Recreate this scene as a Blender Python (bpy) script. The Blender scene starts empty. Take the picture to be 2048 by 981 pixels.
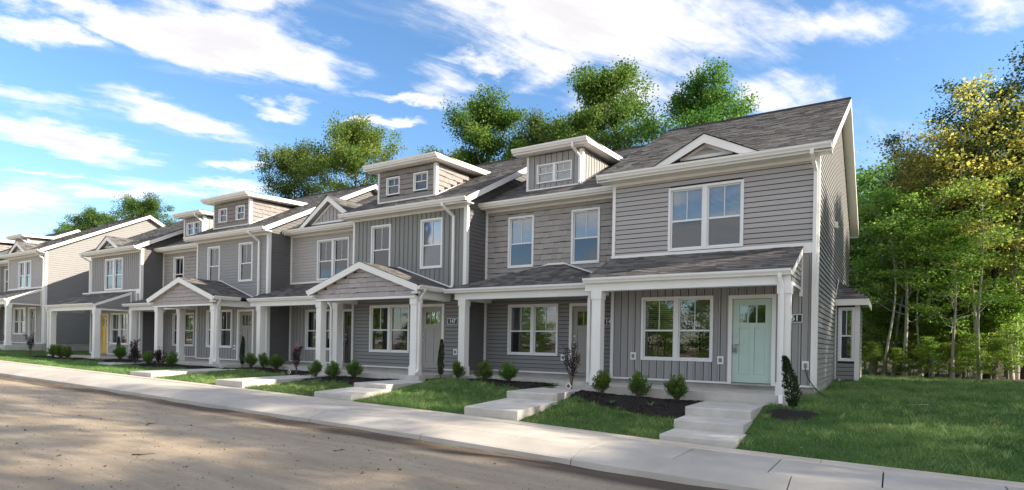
import bpy, math, random
import numpy as np
from mathutils import Vector, Matrix

# ------------------------------------------------------------------ camera, world, sun, exposure
scene = bpy.context.scene
col = scene.collection
R = math.radians

cam_data = bpy.data.cameras.new('camera')
cam = bpy.data.objects.new('camera', cam_data)
col.objects.link(cam)
scene.camera = cam
cam_data.sensor_width = 36.0
cam_data.lens = 21.0
cam_data.shift_y = 0.0985
cam_data.clip_start = 0.1
cam_data.clip_end = 3000
CAM = Vector((1.5207, -15.5, 0.78275))
M3 = Matrix(((0.84318416, 0.01535971, -0.53740539),
             (0.53731625, 0.00978792, 0.84332405),
             (0.01821330, -0.99983412, 0.0)))
cam.matrix_world = Matrix.Translation(CAM) @ (M3 @ Matrix(((1, 0, 0), (0, -1, 0), (0, 0, -1)))).to_4x4()

SUN = Vector((1.0, 0.30, 0.52)).normalized()
SUN_EL = math.asin(SUN.z)
SUN_ROT = math.atan2(SUN.x, SUN.y)
sun_data = bpy.data.lights.new('sun', 'SUN')
sun_data.energy = 2.0
sun_data.angle = R(0.55)
sun_data.color = (1.0, 0.89, 0.72)
sun = bpy.data.objects.new('sun', sun_data)
col.objects.link(sun)
sun.location = (60, 8, 40)
sun.rotation_euler = SUN.to_track_quat('Z', 'Y').to_euler()

vs = scene.view_settings
vs.view_transform = 'Standard'
vs.look = 'None'
vs.exposure = 2.42
vs.gamma = 1.0
scene.cycles.max_bounces = 6
scene.cycles.diffuse_bounces = 3
scene.cycles.glossy_bounces = 2
scene.cycles.transmission_bounces = 4
scene.cycles.transparent_max_bounces = 8
scene.cycles.use_denoising = True
scene.cycles.sample_clamp_indirect = 6.0

SKY_STRENGTH = 0.13


class NT:
    """small node-tree helper"""
    def __init__(self, tree):
        self.t = tree
        tree.nodes.clear()

    def n(self, typ, **kw):
        nd = self.t.nodes.new(typ)
        for k, v in kw.items():
            setattr(nd, k, v)
        return nd

    def put(self, sock, v):
        if v is None:
            return
        if hasattr(v, 'node'):
            self.t.links.new(v, sock)
        else:
            sock.default_value = v

    def math(self, op, a, b=None, c=None, clamp=False):
        nd = self.n('ShaderNodeMath', operation=op, use_clamp=clamp)
        for i, v in enumerate((a, b, c)):
            self.put(nd.inputs[i], v)
        return nd.outputs[0]

    def vmath(self, op, a, b=None):
        nd = self.n('ShaderNodeVectorMath', operation=op)
        self.put(nd.inputs[0], a)
        self.put(nd.inputs[1], b)
        return nd.outputs['Value'] if op in ('DOT_PRODUCT', 'LENGTH') else nd.outputs[0]

    def noise(self, vec, scale, detail=4, rough=0.55, dist=0.0):
        nd = self.n('ShaderNodeTexNoise')
        self.put(nd.inputs['Vector'], vec)
        nd.inputs['Scale'].default_value = scale
        nd.inputs['Detail'].default_value = detail
        nd.inputs['Roughness'].default_value = rough
        nd.inputs['Distortion'].default_value = dist
        return nd.outputs['Fac']

    def ramp(self, fac, stops):
        nd = self.n('ShaderNodeValToRGB')
        self.put(nd.inputs[0], fac)
        el = nd.color_ramp.elements
        el[0].position, el[0].color = stops[0][0], (*stops[0][1], 1)
        el[1].position, el[1].color = stops[-1][0], (*stops[-1][1], 1)
        for p, c in stops[1:-1]:
            e = el.new(p)
            e.color = (*c, 1)
        return nd.outputs[0]

    def mix(self, fac, a, b, blend='MIX'):
        nd = self.n('ShaderNodeMix', data_type='RGBA', blend_type=blend)
        self.put(nd.inputs[0], fac)
        for s, v in ((nd.inputs[6], a), (nd.inputs[7], b)):
            if hasattr(v, 'node'):
                self.t.links.new(v, s)
            else:
                s.default_value = (*v, 1) if len(v) == 3 else v
        return nd.outputs[2]

    def smooth(self, v, lo, hi, a=0.0, b=1.0):
        nd = self.n('ShaderNodeMapRange', interpolation_type='SMOOTHSTEP')
        self.put(nd.inputs[0], v)
        nd.inputs[1].default_value, nd.inputs[2].default_value = lo, hi
        nd.inputs[3].default_value, nd.inputs[4].default_value = a, b
        return nd.outputs[0]


def build_world():
    w = bpy.data.worlds.new('World')
    scene.world = w
    w.use_nodes = True
    t = NT(w.node_tree)
    sky = t.n('ShaderNodeTexSky', sky_type='NISHITA', sun_disc=False)
    sky.sun_elevation = SUN_EL
    sky.sun_rotation = SUN_ROT
    sky.altitude = 200
    sky.air_density = 1.0
    sky.dust_density = 0.6
    sky.ozone_density = 2.2
    tc = t.n('ShaderNodeTexCoord').outputs['Generated']
    sep = t.n('ShaderNodeSeparateXYZ')
    t.put(sep.inputs[0], tc)
    zz = t.math('MAXIMUM', sep.outputs[2], 0.0)
    zz = t.math('ADD', zz, 0.12)
    com = t.n('ShaderNodeCombineXYZ')
    t.put(com.inputs[0], t.math('DIVIDE', sep.outputs[0], zz))
    t.put(com.inputs[1], t.math('DIVIDE', sep.outputs[1], zz))
    q = com.outputs[0]                       # point on a cloud sheet overhead
    m1 = t.n('ShaderNodeMapping')
    m1.inputs['Rotation'].default_value = (0, 0, R(-62))
    t.put(m1.inputs[0], q)
    m2 = t.n('ShaderNodeMapping')
    m2.inputs['Scale'].default_value = (0.45, 1.35, 1)
    t.put(m2.inputs[0], m1.outputs[0])
    qs = m2.outputs[0]                       # drawn out along the wind
    n1 = t.noise(qs, 2.0, 6, 0.6)
    n2 = t.noise(qs, 7.5, 9, 0.66, 0.5)
    wob = t.math('ADD', t.math('MULTIPLY', t.math('SUBTRACT', n1, 0.5), 1.6),
                 t.math('MULTIPLY', t.math('SUBTRACT', n2, 0.5), 1.5))
    nz = t.n('ShaderNodeTexNoise')
    nz.inputs['Scale'].default_value = 2.6
    nz.inputs['Detail'].default_value = 6
    nz.inputs['Roughness'].default_value = 0.6
    t.put(nz.inputs['Vector'], q)
    wv = t.vmath('MULTIPLY', t.vmath('SUBTRACT', nz.outputs['Color'], (0.5, 0.5, 0.5)), (0.55, 0.55, 0.0))
    q0 = q
    q = t.vmath('ADD', q, wv)
    acc = None
    for (cx, cy, a, b, c, d, wt) in CLOUDS:   # banks of cloud: centre and 2x2 shape
        p = t.vmath('SUBTRACT', q, (cx, cy, 0))
        u = t.vmath('DOT_PRODUCT', p, (a, b, 0))
        v = t.vmath('DOT_PRODUCT', p, (c, d, 0))
        r = t.math('SQRT', t.math('ADD', t.math('MULTIPLY', u, u), t.math('MULTIPLY', v, v)))
        e = t.math('MULTIPLY', t.math('SUBTRACT', 1.0, r), wt)
        acc = e if acc is None else t.math('MAXIMUM', acc, e)
    acc = t.math('MAXIMUM', acc, -1.2)
    q = q0
    dens = t.math('ADD', acc, wob)
    bank = t.smooth(dens, -0.20, 0.75)
    # thin streaks all over the sky
    st = t.noise(qs, 1.5, 8, 0.64, 0.4)
    streak = t.smooth(st, 0.52, 0.78, 0.0, 0.6)
    fac = t.math('MAXIMUM', bank, streak)
    # the same kind of cloud carries on round the rest of the sky
    gen = t.noise(q, 1.1, 7, 0.6, 0.5)
    gen = t.smooth(gen, 0.41, 0.55)
    away = t.smooth(t.vmath('DOT_PRODUCT', tc, (-0.537, 0.843, 0.0)), 0.30, 0.55, 1.0, 0.0)
    fac = t.math('MAXIMUM', fac, t.math('MULTIPLY', gen, away))
    shade = t.smooth(t.math('ADD', dens, t.math('MULTIPLY', n2, 0.5)), 0.5, 1.5)
    ccol = t.mix(shade, CLOUD_BRIGHT, CLOUD_GREY)
    hs = t.n('ShaderNodeHueSaturation')
    hs.inputs['Saturation'].default_value = SKY_SAT
    hs.inputs['Value'].default_value = SKY_VAL
    t.put(hs.inputs['Color'], sky.outputs[0])
    colr = t.mix(t.math('MULTIPLY', fac, 0.95), hs.outputs[0], ccol)
    bg = t.n('ShaderNodeBackground')
    bg.inputs['Strength'].default_value = SKY_STRENGTH
    t.put(bg.inputs['Color'], colr)
    out = t.n('ShaderNodeOutputWorld')
    t.put(out.inputs[0], bg.outputs[0])


SKY_SAT, SKY_VAL = 1.16, 0.385
CLOUD_BRIGHT, CLOUD_GREY = (1.88, 1.82, 1.78), (1.42, 1.37, 1.39)
CLOUDS = [
    (-0.635, 1.324, 1.890, 1.040, -2.590, 3.199, 1.25),
    (-0.801, 1.423, 4.715, 3.255, -4.304, 4.025, 1.00),
    (-0.386, 1.473, 4.988, 0.983, -3.093, 8.561, 0.55),
    (-0.702, 1.720, 4.756, 2.140, -3.807, 4.893, 0.70),
    (-1.470, 0.925, 1.424, 2.926, -5.262, 2.746, 1.25),
    (-1.619, 0.704, 1.059, 3.539, -14.727, 4.813, 1.00),
    (-1.783, 0.619, 1.745, 6.901, -13.479, 5.389, 1.00),
    (-1.396, 1.106, 3.607, 7.260, -12.365, 1.621, 0.80),
    (-1.273, 0.862, 3.901, 6.266, -9.032, 9.880, 0.90),
    (-2.432, 0.907, 1.110, 3.574, -6.375, 1.533, 1.15),
    (-1.981, 1.101, 1.645, 3.644, -8.106, 2.480, 1.00),
    (-1.607, 1.256, 4.731, 6.767, -10.790, 8.393, 1.00),
    (-1.262, 1.383, 4.119, 4.397, -17.504, 13.516, 0.90),
    (-1.452, 1.470, 6.711, 6.838, -12.769, 15.479, 0.90),
    (-2.177, 0.697, 1.614, 6.337, -9.700, 3.293, 0.50),
    (-2.854, 1.195, 0.733, 1.772, -5.123, 4.843, 0.80),
    (-2.817, 0.937, 1.992, 6.165, -14.027, 11.762, 0.80),
    (-3.158, 1.053, 0.980, 3.100, -4.382, 2.446, 0.85),
    (-2.189, 1.408, 4.331, 6.816, -13.068, 14.504, 0.60),
    (-2.363, 1.476, 3.413, 5.598, -10.833, 10.475, 0.70),
    (-0.301, 1.877, 7.251, 0.808, -2.838, 10.233, 0.55),
    (0.173, 1.702, 7.276, -0.336, -6.422, 8.567, 0.60),
    (-0.967, 1.352, 6.186, 4.806, -15.134, 18.045, 0.55),
    (-0.157, 1.581, 6.479, 0.113, -2.907, 13.036, 0.45),
    (-1.131, 1.356, 5.245, 7.744, -11.643, 1.488, 0.35),
]
build_world()

# ------------------------------------------------------------------ materials
MATS = {}


def mat(name, colour, rough=0.6, var=0.12, scale=3.0, bump=0.0, bscale=60.0, stretch=(1, 1, 1),
        metal=0.0, objvar=0.0, spec=0.35, tint=None):
    if name in MATS:
        return MATS[name]
    m = bpy.data.materials.new(name)
    m.use_nodes = True
    t = NT(m.node_tree)
    b = t.n('ShaderNodeBsdfPrincipled')
    out = t.n('ShaderNodeOutputMaterial')
    t.put(out.inputs[0], b.outputs[0])
    tc = t.n('ShaderNodeTexCoord').outputs['Object']
    mp = t.n('ShaderNodeMapping')
    mp.inputs['Scale'].default_value = stretch
    t.put(mp.inputs[0], tc)
    f = t.noise(mp.outputs[0], scale, 5, 0.6)
    lo = tuple(c * (1 - var) for c in colour)
    hi = tuple(min(1, c * (1 + var)) for c in colour)
    c = t.ramp(f, [(0.3, lo), (0.7, hi)])
    if objvar:
        oi = t.n('ShaderNodeObjectInfo').outputs['Random']
        k = t.math('ADD', t.math('MULTIPLY', oi, 2 * objvar), 1 - objvar)
        vm = t.vmath('MULTIPLY', c, None)
        vn = vm.node
        cc = t.n('ShaderNodeCombineXYZ')
        for i in range(3):
            t.put(cc.inputs[i], k)
        t.put(vn.inputs[1], cc.outputs[0])
        c = vm
    if tint:
        at = t.n('ShaderNodeAttribute', attribute_name='tint')
        c2 = t.ramp(at.outputs['Fac'], tint)
        c = t.mix(0.75, c, c2)
    t.put(b.inputs['Base Color'], c)
    b.inputs['Roughness'].default_value = rough
    b.inputs['Metallic'].default_value = metal
    b.inputs['Specular IOR Level'].default_value = spec
    if bump:
        bp = t.n('ShaderNodeBump')
        bp.inputs['Strength'].default_value = bump
        bp.inputs['Distance'].default_value = 0.02
        t.put(bp.inputs['Height'], t.noise(mp.outputs[0], bscale, 4, 0.6))
        t.put(b.inputs['Normal'], bp.outputs[0])
    MATS[name] = m
    return m


def leaf_mat(name, dark, mid, light, trans=0.35):
    if name in MATS:
        return MATS[name]
    m = bpy.data.materials.new(name)
    m.use_nodes = True
    t = NT(m.node_tree)
    at = t.n('ShaderNodeAttribute', attribute_name='tint')
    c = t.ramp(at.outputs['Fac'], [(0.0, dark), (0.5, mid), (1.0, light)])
    oi = t.n('ShaderNodeObjectInfo').outputs['Random']
    hs = t.n('ShaderNodeHueSaturation')
    t.put(hs.inputs['Hue'], t.math('ADD', t.math('MULTIPLY', oi, 0.03), 0.485))
    t.put(hs.inputs['Value'], t.math('ADD', t.math('MULTIPLY', oi, 0.3), 0.85))
    t.put(hs.inputs['Color'], c)
    d = t.n('ShaderNodeBsdfPrincipled')
    d.inputs['Roughness'].default_value = 0.55
    d.inputs['Specular IOR Level'].default_value = 0.3
    t.put(d.inputs['Base Color'], hs.outputs[0])
    tr = t.n('ShaderNodeBsdfTranslucent')
    t.put(tr.inputs[0], hs.outputs[0])
    mx = t.n('ShaderNodeMixShader')
    mx.inputs[0].default_value = trans
    t.put(mx.inputs[1], d.outputs[0])
    t.put(mx.inputs[2], tr.outputs[0])
    out = t.n('ShaderNodeOutputMaterial')
    t.put(out.inputs[0], mx.outputs[0])
    MATS[name] = m
    return m


def glass_mat(name, tint, base, wav):
    m = bpy.data.materials.new(name)
    m.use_nodes = True
    t = NT(m.node_tree)
    tc = t.n('ShaderNodeTexCoord').outputs['Object']
    bp = t.n('ShaderNodeBump')
    bp.inputs['Strength'].default_value = wav
    bp.inputs['Distance'].default_value = 0.02
    t.put(bp.inputs['Height'], t.noise(tc, 1.6, 1, 0.4))
    gl = t.n('ShaderNodeBsdfGlossy')
    gl.inputs['Roughness'].default_value = 0.01
    gl.inputs['Color'].default_value = (0.92, 0.95, 1.0, 1)
    t.put(gl.inputs['Normal'], bp.outputs[0])
    tp = t.n('ShaderNodeBsdfTransparent')
    tp.inputs[0].default_value = (*tint, 1)
    fr = t.n('ShaderNodeFresnel')
    fr.inputs[0].default_value = 1.5
    k = t.math('ADD', t.math('MULTIPLY', fr.outputs[0], 1.3), base, clamp=True)
    mx = t.n('ShaderNodeMixShader')
    t.put(mx.inputs[0], k)
    t.put(mx.inputs[1], tp.outputs[0])
    t.put(mx.inputs[2], gl.outputs[0])
    out = t.n('ShaderNodeOutputMaterial')
    t.put(out.inputs[0], mx.outputs[0])
    MATS[name] = m
    return m


WHITE = mat('white_trim', (0.84, 0.825, 0.80), 0.45, 0.03, 2.0)
WHITE2 = mat('white_vinyl_frame', (0.82, 0.82, 0.82), 0.35, 0.02, 2.0)
SOFFIT = mat('soffit_white', (0.78, 0.77, 0.74), 0.6, 0.04, 3.0, 0.25, 30, (1, 14, 1))
SHINGLE = mat('asphalt_shingle', (0.115, 0.108, 0.104), 0.9, 0.25, 30, 0.5, 160,
              tint=[(0, (0.055, 0.052, 0.054)), (0.5, (0.125, 0.118, 0.114)), (1, (0.22, 0.208, 0.195))])
GAP_SHADE = mat('gap_shade_backing', (0.035, 0.034, 0.034), 0.9, 0.1, 3)  # near-black wall backing: shadow lines between siding pieces put into its colour
DECK = mat('roof_underlay', (0.05, 0.048, 0.05), 0.9, 0.2, 20)
CONC = mat('concrete', (0.54, 0.51, 0.47), 0.85, 0.15, 2.2, 0.3, 90)
CONC_D = mat('foundation_concrete', (0.40, 0.375, 0.34), 0.9, 0.18, 2.5, 0.35, 60)
ROOM = mat('interior_wall', (0.30, 0.28, 0.26), 0.9, 0.1, 1.0)
BLIND = mat('blind_slat', (0.82, 0.82, 0.80), 0.6, 0.04, 2.0)
BLIND_C = mat('cream_blind', (0.78, 0.72, 0.60), 0.7, 0.04, 2.0)
DARK = mat('dark_metal', (0.03, 0.03, 0.032), 0.45, 0.1, 5.0)
STEEL = mat('brushed_nickel', (0.55, 0.53, 0.50), 0.3, 0.05, 8.0, metal=1.0)
BRASS = mat('plant_tag_card', (0.75, 0.73, 0.70), 0.6, 0.1, 8.0)
GLASS = glass_mat('window_glass', (0.90, 0.92, 0.93), 0.05, 0.06)
GLASS_S = glass_mat('screened_glass', (0.46, 0.47, 0.48), 0.04, 0.03)

SID = dict(
    mauve=mat('mauve_grey_siding', (0.43, 0.406, 0.398), 0.6, 0.07, 2.0, 0.12, 60, (1, 1, 8), objvar=0.05),
    slate=mat('slate_grey_siding', (0.33, 0.32, 0.318), 0.6, 0.07, 2.0, 0.12, 60, (8, 1, 1), objvar=0.06),
    brown=mat('brown_grey_shake', (0.37, 0.345, 0.327), 0.75, 0.16, 5.0, 0.5, 70, (7, 1, 0.8), objvar=0.10),
    olive=mat('charcoal_olive_siding', (0.255, 0.258, 0.245), 0.6, 0.07, 2.0, 0.12, 60, (8, 1, 1), objvar=0.06),
    char=mat('charcoal_lap_siding', (0.25, 0.246, 0.246), 0.6, 0.07, 2.0, 0.12, 60, (1, 1, 8), objvar=0.05),
    rose=mat('rose_grey_shake', (0.44, 0.395, 0.39), 0.75, 0.16, 5.0, 0.5, 70, (7, 1, 0.8), objvar=0.10),
    umber=mat('umber_shake', (0.275, 0.25, 0.24), 0.75, 0.16, 5.0, 0.5, 70, (7, 1, 0.8), objvar=0.10),
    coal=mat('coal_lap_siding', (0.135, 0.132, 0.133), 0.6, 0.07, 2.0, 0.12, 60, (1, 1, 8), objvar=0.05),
    pale=mat('pale_grey_siding', (0.40, 0.385, 0.375), 0.6, 0.07, 2.0, 0.12, 60, (1, 1, 8), objvar=0.05),
)

# ------------------------------------------------------------------ mesh helpers
ORG = Vector((0, 0, 0))


class MB:
    def __init__(self):
        self.v, self.f, self.tint, self.smooth = [], [], [], False

    def box(self, x0, x1, y0, y1, z0, z1):
        k = len(self.v)
        self.v += [(x0, y0, z0), (x1, y0, z0), (x1, y1, z0), (x0, y1, z0),
                   (x0, y0, z1), (x1, y0, z1), (x1, y1, z1), (x0, y1, z1)]
        for q in ((0, 3, 2, 1), (4, 5, 6, 7), (0, 1, 5, 4), (1, 2, 6, 5), (2, 3, 7, 6), (3, 0, 4, 7)):
            self.f.append(tuple(i + k for i in q))
        return self

    def face(self, pts):
        k = len(self.v)
        self.v += [tuple(p) for p in pts]
        self.f.append(tuple(range(k, k + len(pts))))
        return self

    def prism(self, pts, d):
        """planar polygon pts extruded by vector d"""
        k, n = len(self.v), len(pts)
        d = Vector(d)
        self.v += [tuple(p) for p in pts] + [tuple(Vector(p) + d) for p in pts]
        self.f.append(tuple(range(k, k + n)))
        self.f.append(tuple(range(k + 2 * n - 1, k + n - 1, -1)))
        for i in range(n):
            j = (i + 1) % n
            self.f.append((k + i, k + n + i, k + n + j, k + j))
        return self

    def tube(self, path, radii, seg=6):
        k = len(self.v)
        n = len(path)
        for i, p in enumerate(path):
            p = Vector(p)
            a = Vector(path[max(i - 1, 0)])
            b = Vector(path[min(i + 1, n - 1)])
            d = (b - a).normalized() if (b - a).length > 1e-6 else Vector((0, 0, 1))
            s = d.cross(Vector((0.31, 0.95, 0.05))).normalized()
            u = d.cross(s)
            r = radii[i] if hasattr(radii, '__len__') else radii
            for j in range(seg):
                an = 2 * math.pi * j / seg
                self.v.append(tuple(p + (s * math.cos(an) + u * math.sin(an)) * r))
        for i in range(n - 1):
            for j in range(seg):
                a, b = k + i * seg + j, k + i * seg + (j + 1) % seg
                self.f.append((a, b, b + seg, a + seg))
        self.f.append(tuple(k + (n - 1) * seg + j for j in range(seg)))
        return self

    def mesh(self, name, m, org=None):
        o = ORG if org is None else org
        me = bpy.data.meshes.new(name)
        me.from_pydata([(x - o[0], y - o[1], z - o[2]) for x, y, z in self.v], [], self.f)
        if m:
            me.materials.append(m)
        if self.tint:
            at = me.attributes.new('tint', 'FLOAT', 'FACE')
            at.data.foreach_set('value', self.tint)
        if self.smooth:
            me.polygons.foreach_set('use_smooth', [True] * len(me.polygons))
        return me

    def build(self, name, m, parent=None, kind=None, org=None):
        return mk(name, self.mesh(name, m, org), parent, kind=kind)


def mk(name, me, parent=None, loc=None, rotz=0.0, scale=None, kind=None):
    o = bpy.data.objects.new(name, me)
    col.objects.link(o)
    if parent is not None:
        o.parent = parent
    if loc is not None:
        o.location = loc
    if rotz:
        o.rotation_euler = (0, 0, rotz)
    if scale is not None:
        o.scale = scale
    if kind:
        o['kind'] = kind
    return o


def empty(name, loc, label=None, cat=None, group=None):
    o = bpy.data.objects.new(name, None)
    col.objects.link(o)
    o.location = loc
    tag(o, label, cat, group)
    return o


def tag(o, label=None, cat=None, group=None, kind=None):
    if label:
        o['label'] = label
    if cat:
        o['category'] = cat
    if group:
        o['group'] = group
    if kind:
        o['kind'] = kind
    return o


def duct(mb, pts, w=0.075, d=0.055):
    """rectangular downspout along a polyline"""
    for a, b in zip(pts[:-1], pts[1:]):
        a, b = Vector(a), Vector(b)
        dr = (b - a).normalized()
        side = Vector((1, 0, 0)) if abs(dr.x) < 0.8 else Vector((0, 0, 1))
        up = dr.cross(side).normalized()
        a = a - dr * 0.015
        q = [a + side * (w / 2) + up * (d / 2), a - side * (w / 2) + up * (d / 2),
             a - side * (w / 2) - up * (d / 2), a + side * (w / 2) - up * (d / 2)]
        mb.prism(q, b - a + dr * 0.015)


# unit siding pieces: x 0..1 along the wall, z 0..1 up, outward is -y
def piece_verts(kind):
    if kind == 'lap':
        p = [(0, 0.0), (-0.030, 0.0), (-0.027, 0.60), (-0.014, 0.66), (-0.010, 0.87), (0, 0.87)]
    elif kind == 'shake':
        p = [(0, 0.0), (-0.034, 0.0), (-0.012, 0.945), (0, 0.945)]
    elif kind == 'board':
        p = [(0, 0), (-0.014, 0), (-0.014, 1), (0, 1)]
    else:
        p = [(0, 0), (-0.032, 0), (-0.032, 1), (0, 1)]
    x0, x1 = {'lap': (0.0, 1.0), 'shake': (0.010, 0.990), 'board': (0, 1), 'batten': (0, 1)}[kind]
    n = len(p)
    v = [(x0, y, z) for y, z in p] + [(x1, y, z) for y, z in p]
    f = [tuple(range(n - 1, -1, -1)), tuple(range(n, 2 * n))]
    for i in range(n):
        j = (i + 1) % n
        f.append((i, j, n + j, n + i))
    return v, f


PV = {k: piece_verts(k) for k in ('lap', 'shake', 'board', 'batten')}
PMESH = {}
PNAME = {'lap': 'siding_board', 'shake': 'shake', 'board': 'siding_panel', 'batten': 'batten'}


class Siding:
    """collects pieces of one wall: single objects near the camera, one joined part far away"""
    def __init__(self, parent, m, single):
        self.parent, self.m, self.single = parent, m, single
        self.mb = MB()

    def add(self, kind, ox, oy, z, rotz, s, length, h):
        c, sn = math.cos(rotz), math.sin(rotz)
        x, y = ox + s * c, oy + s * sn
        if self.single:
            key = (kind, self.m.name)
            if key not in PMESH:
                me = bpy.data.meshes.new(PNAME[kind])
                me.from_pydata(PV[kind][0], [], PV[kind][1])
                me.materials.append(self.m)
                PMESH[key] = me
            mk(PNAME[kind], PMESH[key], self.parent, (x - ORG[0], y - ORG[1], z - ORG[2]), rotz, (length, 1, h))
        else:
            k = len(self.mb.v)
            for a, b, d in PV[kind][0]:
                a *= length
                if kind == 'lap':
                    b *= 0.55
                self.mb.v.append((x + a * c - b * sn, y + a * sn + b * c, z + d * h))
            self.mb.f += [tuple(i + k for i in q) for q in PV[kind][1]]

    def done(self, name='siding'):
        if self.mb.v:
            self.mb.build(name, self.m, self.parent, kind='stuff')


def subtract(iv, cuts):
    out = [iv]
    for a, b in cuts:
        nxt = []
        for p, q in out:
            if b <= p or a >= q:
                nxt.append((p, q))
            else:
                if a > p:
                    nxt.append((p, a))
                if b < q:
                    nxt.append((b, q))
        out = nxt
    return [(p, q) for p, q in out if q - p > 0.03]


def clad(kind, m, parent, ox, oy, rotz, z0, z1, ext, openings=(), single=False, seed=1, ztop=None, name='siding'):
    """ext(z)->(s0,s1) for courses; ztop(s) and zbot for vertical boards; openings (s0,s1,z0,z1)"""
    rnd = random.Random(seed)
    S = Siding(parent, m, single)
    if kind in ('lap', 'shake'):
        h = 0.127 if kind == 'lap' else 0.172
        n = max(1, round((z1 - z0) / h))
        h = (z1 - z0) / n
        for i in range(n):
            z = z0 + i * h
            e = ext(z + h * 0.5)
            if e is None or e[1] - e[0] < 0.04:
                continue
            cuts = [(o[0], o[1]) for o in openings if o[2] - 0.3 * h < z + h * 0.5 < o[3] + 0.3 * h]
            for a, b in subtract(e, cuts):
                if kind == 'lap':
                    S.add('lap', ox, oy, z, rotz, a, b - a, h)
                else:
                    s = a
                    while s < b - 1e-4:
                        w = rnd.uniform(0.13, 0.40)
                        if b - s - w < 0.1:
                            w = b - s
                        S.add('shake', ox, oy, z + rnd.choice((0, 0, 0.004, -0.012)), rotz, s, w, h)
                        s += w
    else:
        s0, s1 = ext(0.5 * (z0 + z1))
        n = max(1, round((s1 - s0) / 0.205))
        p = (s1 - s0) / n
        for i in range(n):
            for kd, a, w in (('board', s0 + i * p + 0.010, p - 0.070), ('batten', s0 + (i + 1) * p - 0.050, 0.044)):
                md = a + w / 2
                top = min(z1, ztop(md)) if ztop else z1
                if top - z0 < 0.05:
                    continue
                cuts = [(o[2], o[3]) for o in openings if o[0] - 0.02 < md < o[1] + 0.02]
                for zb, zt in subtract((z0, top), cuts):
                    S.add(kd, ox, oy, zb, rotz, a, w, zt - zb)
    S.done(name)


def wall_panel(mb, x0, x1, y0, y1, z0, z1, openings):
    xs = sorted({x0, x1, *[v for o in openings for v in o[:2] if x0 < v < x1]})
    zs = sorted({z0, z1, *[v for o in openings for v in o[2:] if z0 < v < z1]})
    for a, b in zip(xs[:-1], xs[1:]):
        run = None
        for c, d in zip(zs[:-1], zs[1:]):
            mx, mz = (a + b) / 2, (c + d) / 2
            hole = any(o[0] < mx < o[1] and o[2] < mz < o[3] for o in openings)
            if hole:
                if run:
                    mb.box(a, b, y0, y1, *run)
                run = None
            else:
                run = (run[0], d) if run else (c, d)
        if run:
            mb.box(a, b, y0, y1, *run)


def shingles(parent, pts, seed=1, off=0.006, name='shingles'):
    """courses of shingle tabs on a convex planar polygon"""
    rnd = random.Random(seed)
    P = [Vector(p) for p in pts]
    n = (P[1] - P[0]).cross(P[2] - P[0]).normalized()
    if n.z < 0:
        n = -n
    v = (Vector((0, 0, 1)) - n * n.z).normalized()
    u = v.cross(n).normalized()
    o = P[0]
    uv = [((p - o).dot(u), (p - o).dot(v)) for p in P]
    v0, v1 = min(q[1] for q in uv), max(q[1] for q in uv)

    def span(t):
        xs = []
        for i in range(len(uv)):
            (a, b), (c, d) = uv[i], uv[(i + 1) % len(uv)]
            if abs(b - d) < 1e-9:
                continue
            k = (t - b) / (d - b)
            if 0 <= k <= 1:
                xs.append(a + k * (c - a))
        return (min(xs), max(xs)) if len(xs) > 1 else None
    mb = MB()
    e = 0.142
    t = v0
    while t < v1 - 0.02:
        h = min(e, v1 - t)
        sp = span(t + h * 0.4)
        if sp and sp[1] - sp[0] > 0.05:
            s = sp[0]
            first = True
            while s < sp[1] - 1e-4:
                w = rnd.uniform(0.12, 0.42) * (rnd.uniform(0.3, 1) if first else 1)
                first = False
                if sp[1] - s - w < 0.06:
                    w = sp[1] - s
                th = rnd.choice((0.007, 0.010, 0.015))
                a0 = o + u * s + v * t
                a1 = o + u * (s + w) + v * t
                b0 = o + u * s + v * (t + h + 0.01)
                b1 = o + u * (s + w) + v * (t + h + 0.01)
                A0, A1 = a0 + n * (off + th), a1 + n * (off + th)
                B0, B1 = b0 + n * off, b1 + n * off
                tv = rnd.random()
                mb.face([A0, A1, B1, B0])
                mb.face([a0, a1, A1, A0])
                mb.face([a1, b1, B1, A1])
                mb.tint += [tv, tv, tv]
                s += w
        t += e
    return mb.build(name, SHINGLE, parent, kind='stuff')


def slab_from(mb, pts, thick):
    P = [Vector(p) for p in pts]
    n = (P[1] - P[0]).cross(P[2] - P[0]).normalized()
    if n.z < 0:
        n = -n
    mb.prism(P, -n * thick)


def gutter_x(mb, x0, x1, y, zt):
    """K-style gutter along x, back at y, top edge at zt"""
    p = [(0, -0.12), (-0.075, -0.12), (-0.088, -0.085), (-0.118, -0.045), (-0.125, -0.018), (-0.118, 0.0), (-0.128, 0.008),
         (-0.108, 0.008), (-0.105, -0.02), (0, -0.02)]
    mb.prism([(x0, y + a, zt + b) for a, b in p], (x1 - x0, 0, 0))


def gutter_y(mb, y0, y1, x, zt, sgn):
    p = [(0, -0.12), (0.075, -0.12), (0.088, -0.085), (0.118, -0.045), (0.125, 0.0), (0.108, 0.004), (0.105, -0.02), (0, -0.02)]
    mb.prism([(x + sgn * a, y0, zt + b) for a, b in p], (0, y1 - y0, 0))


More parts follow.
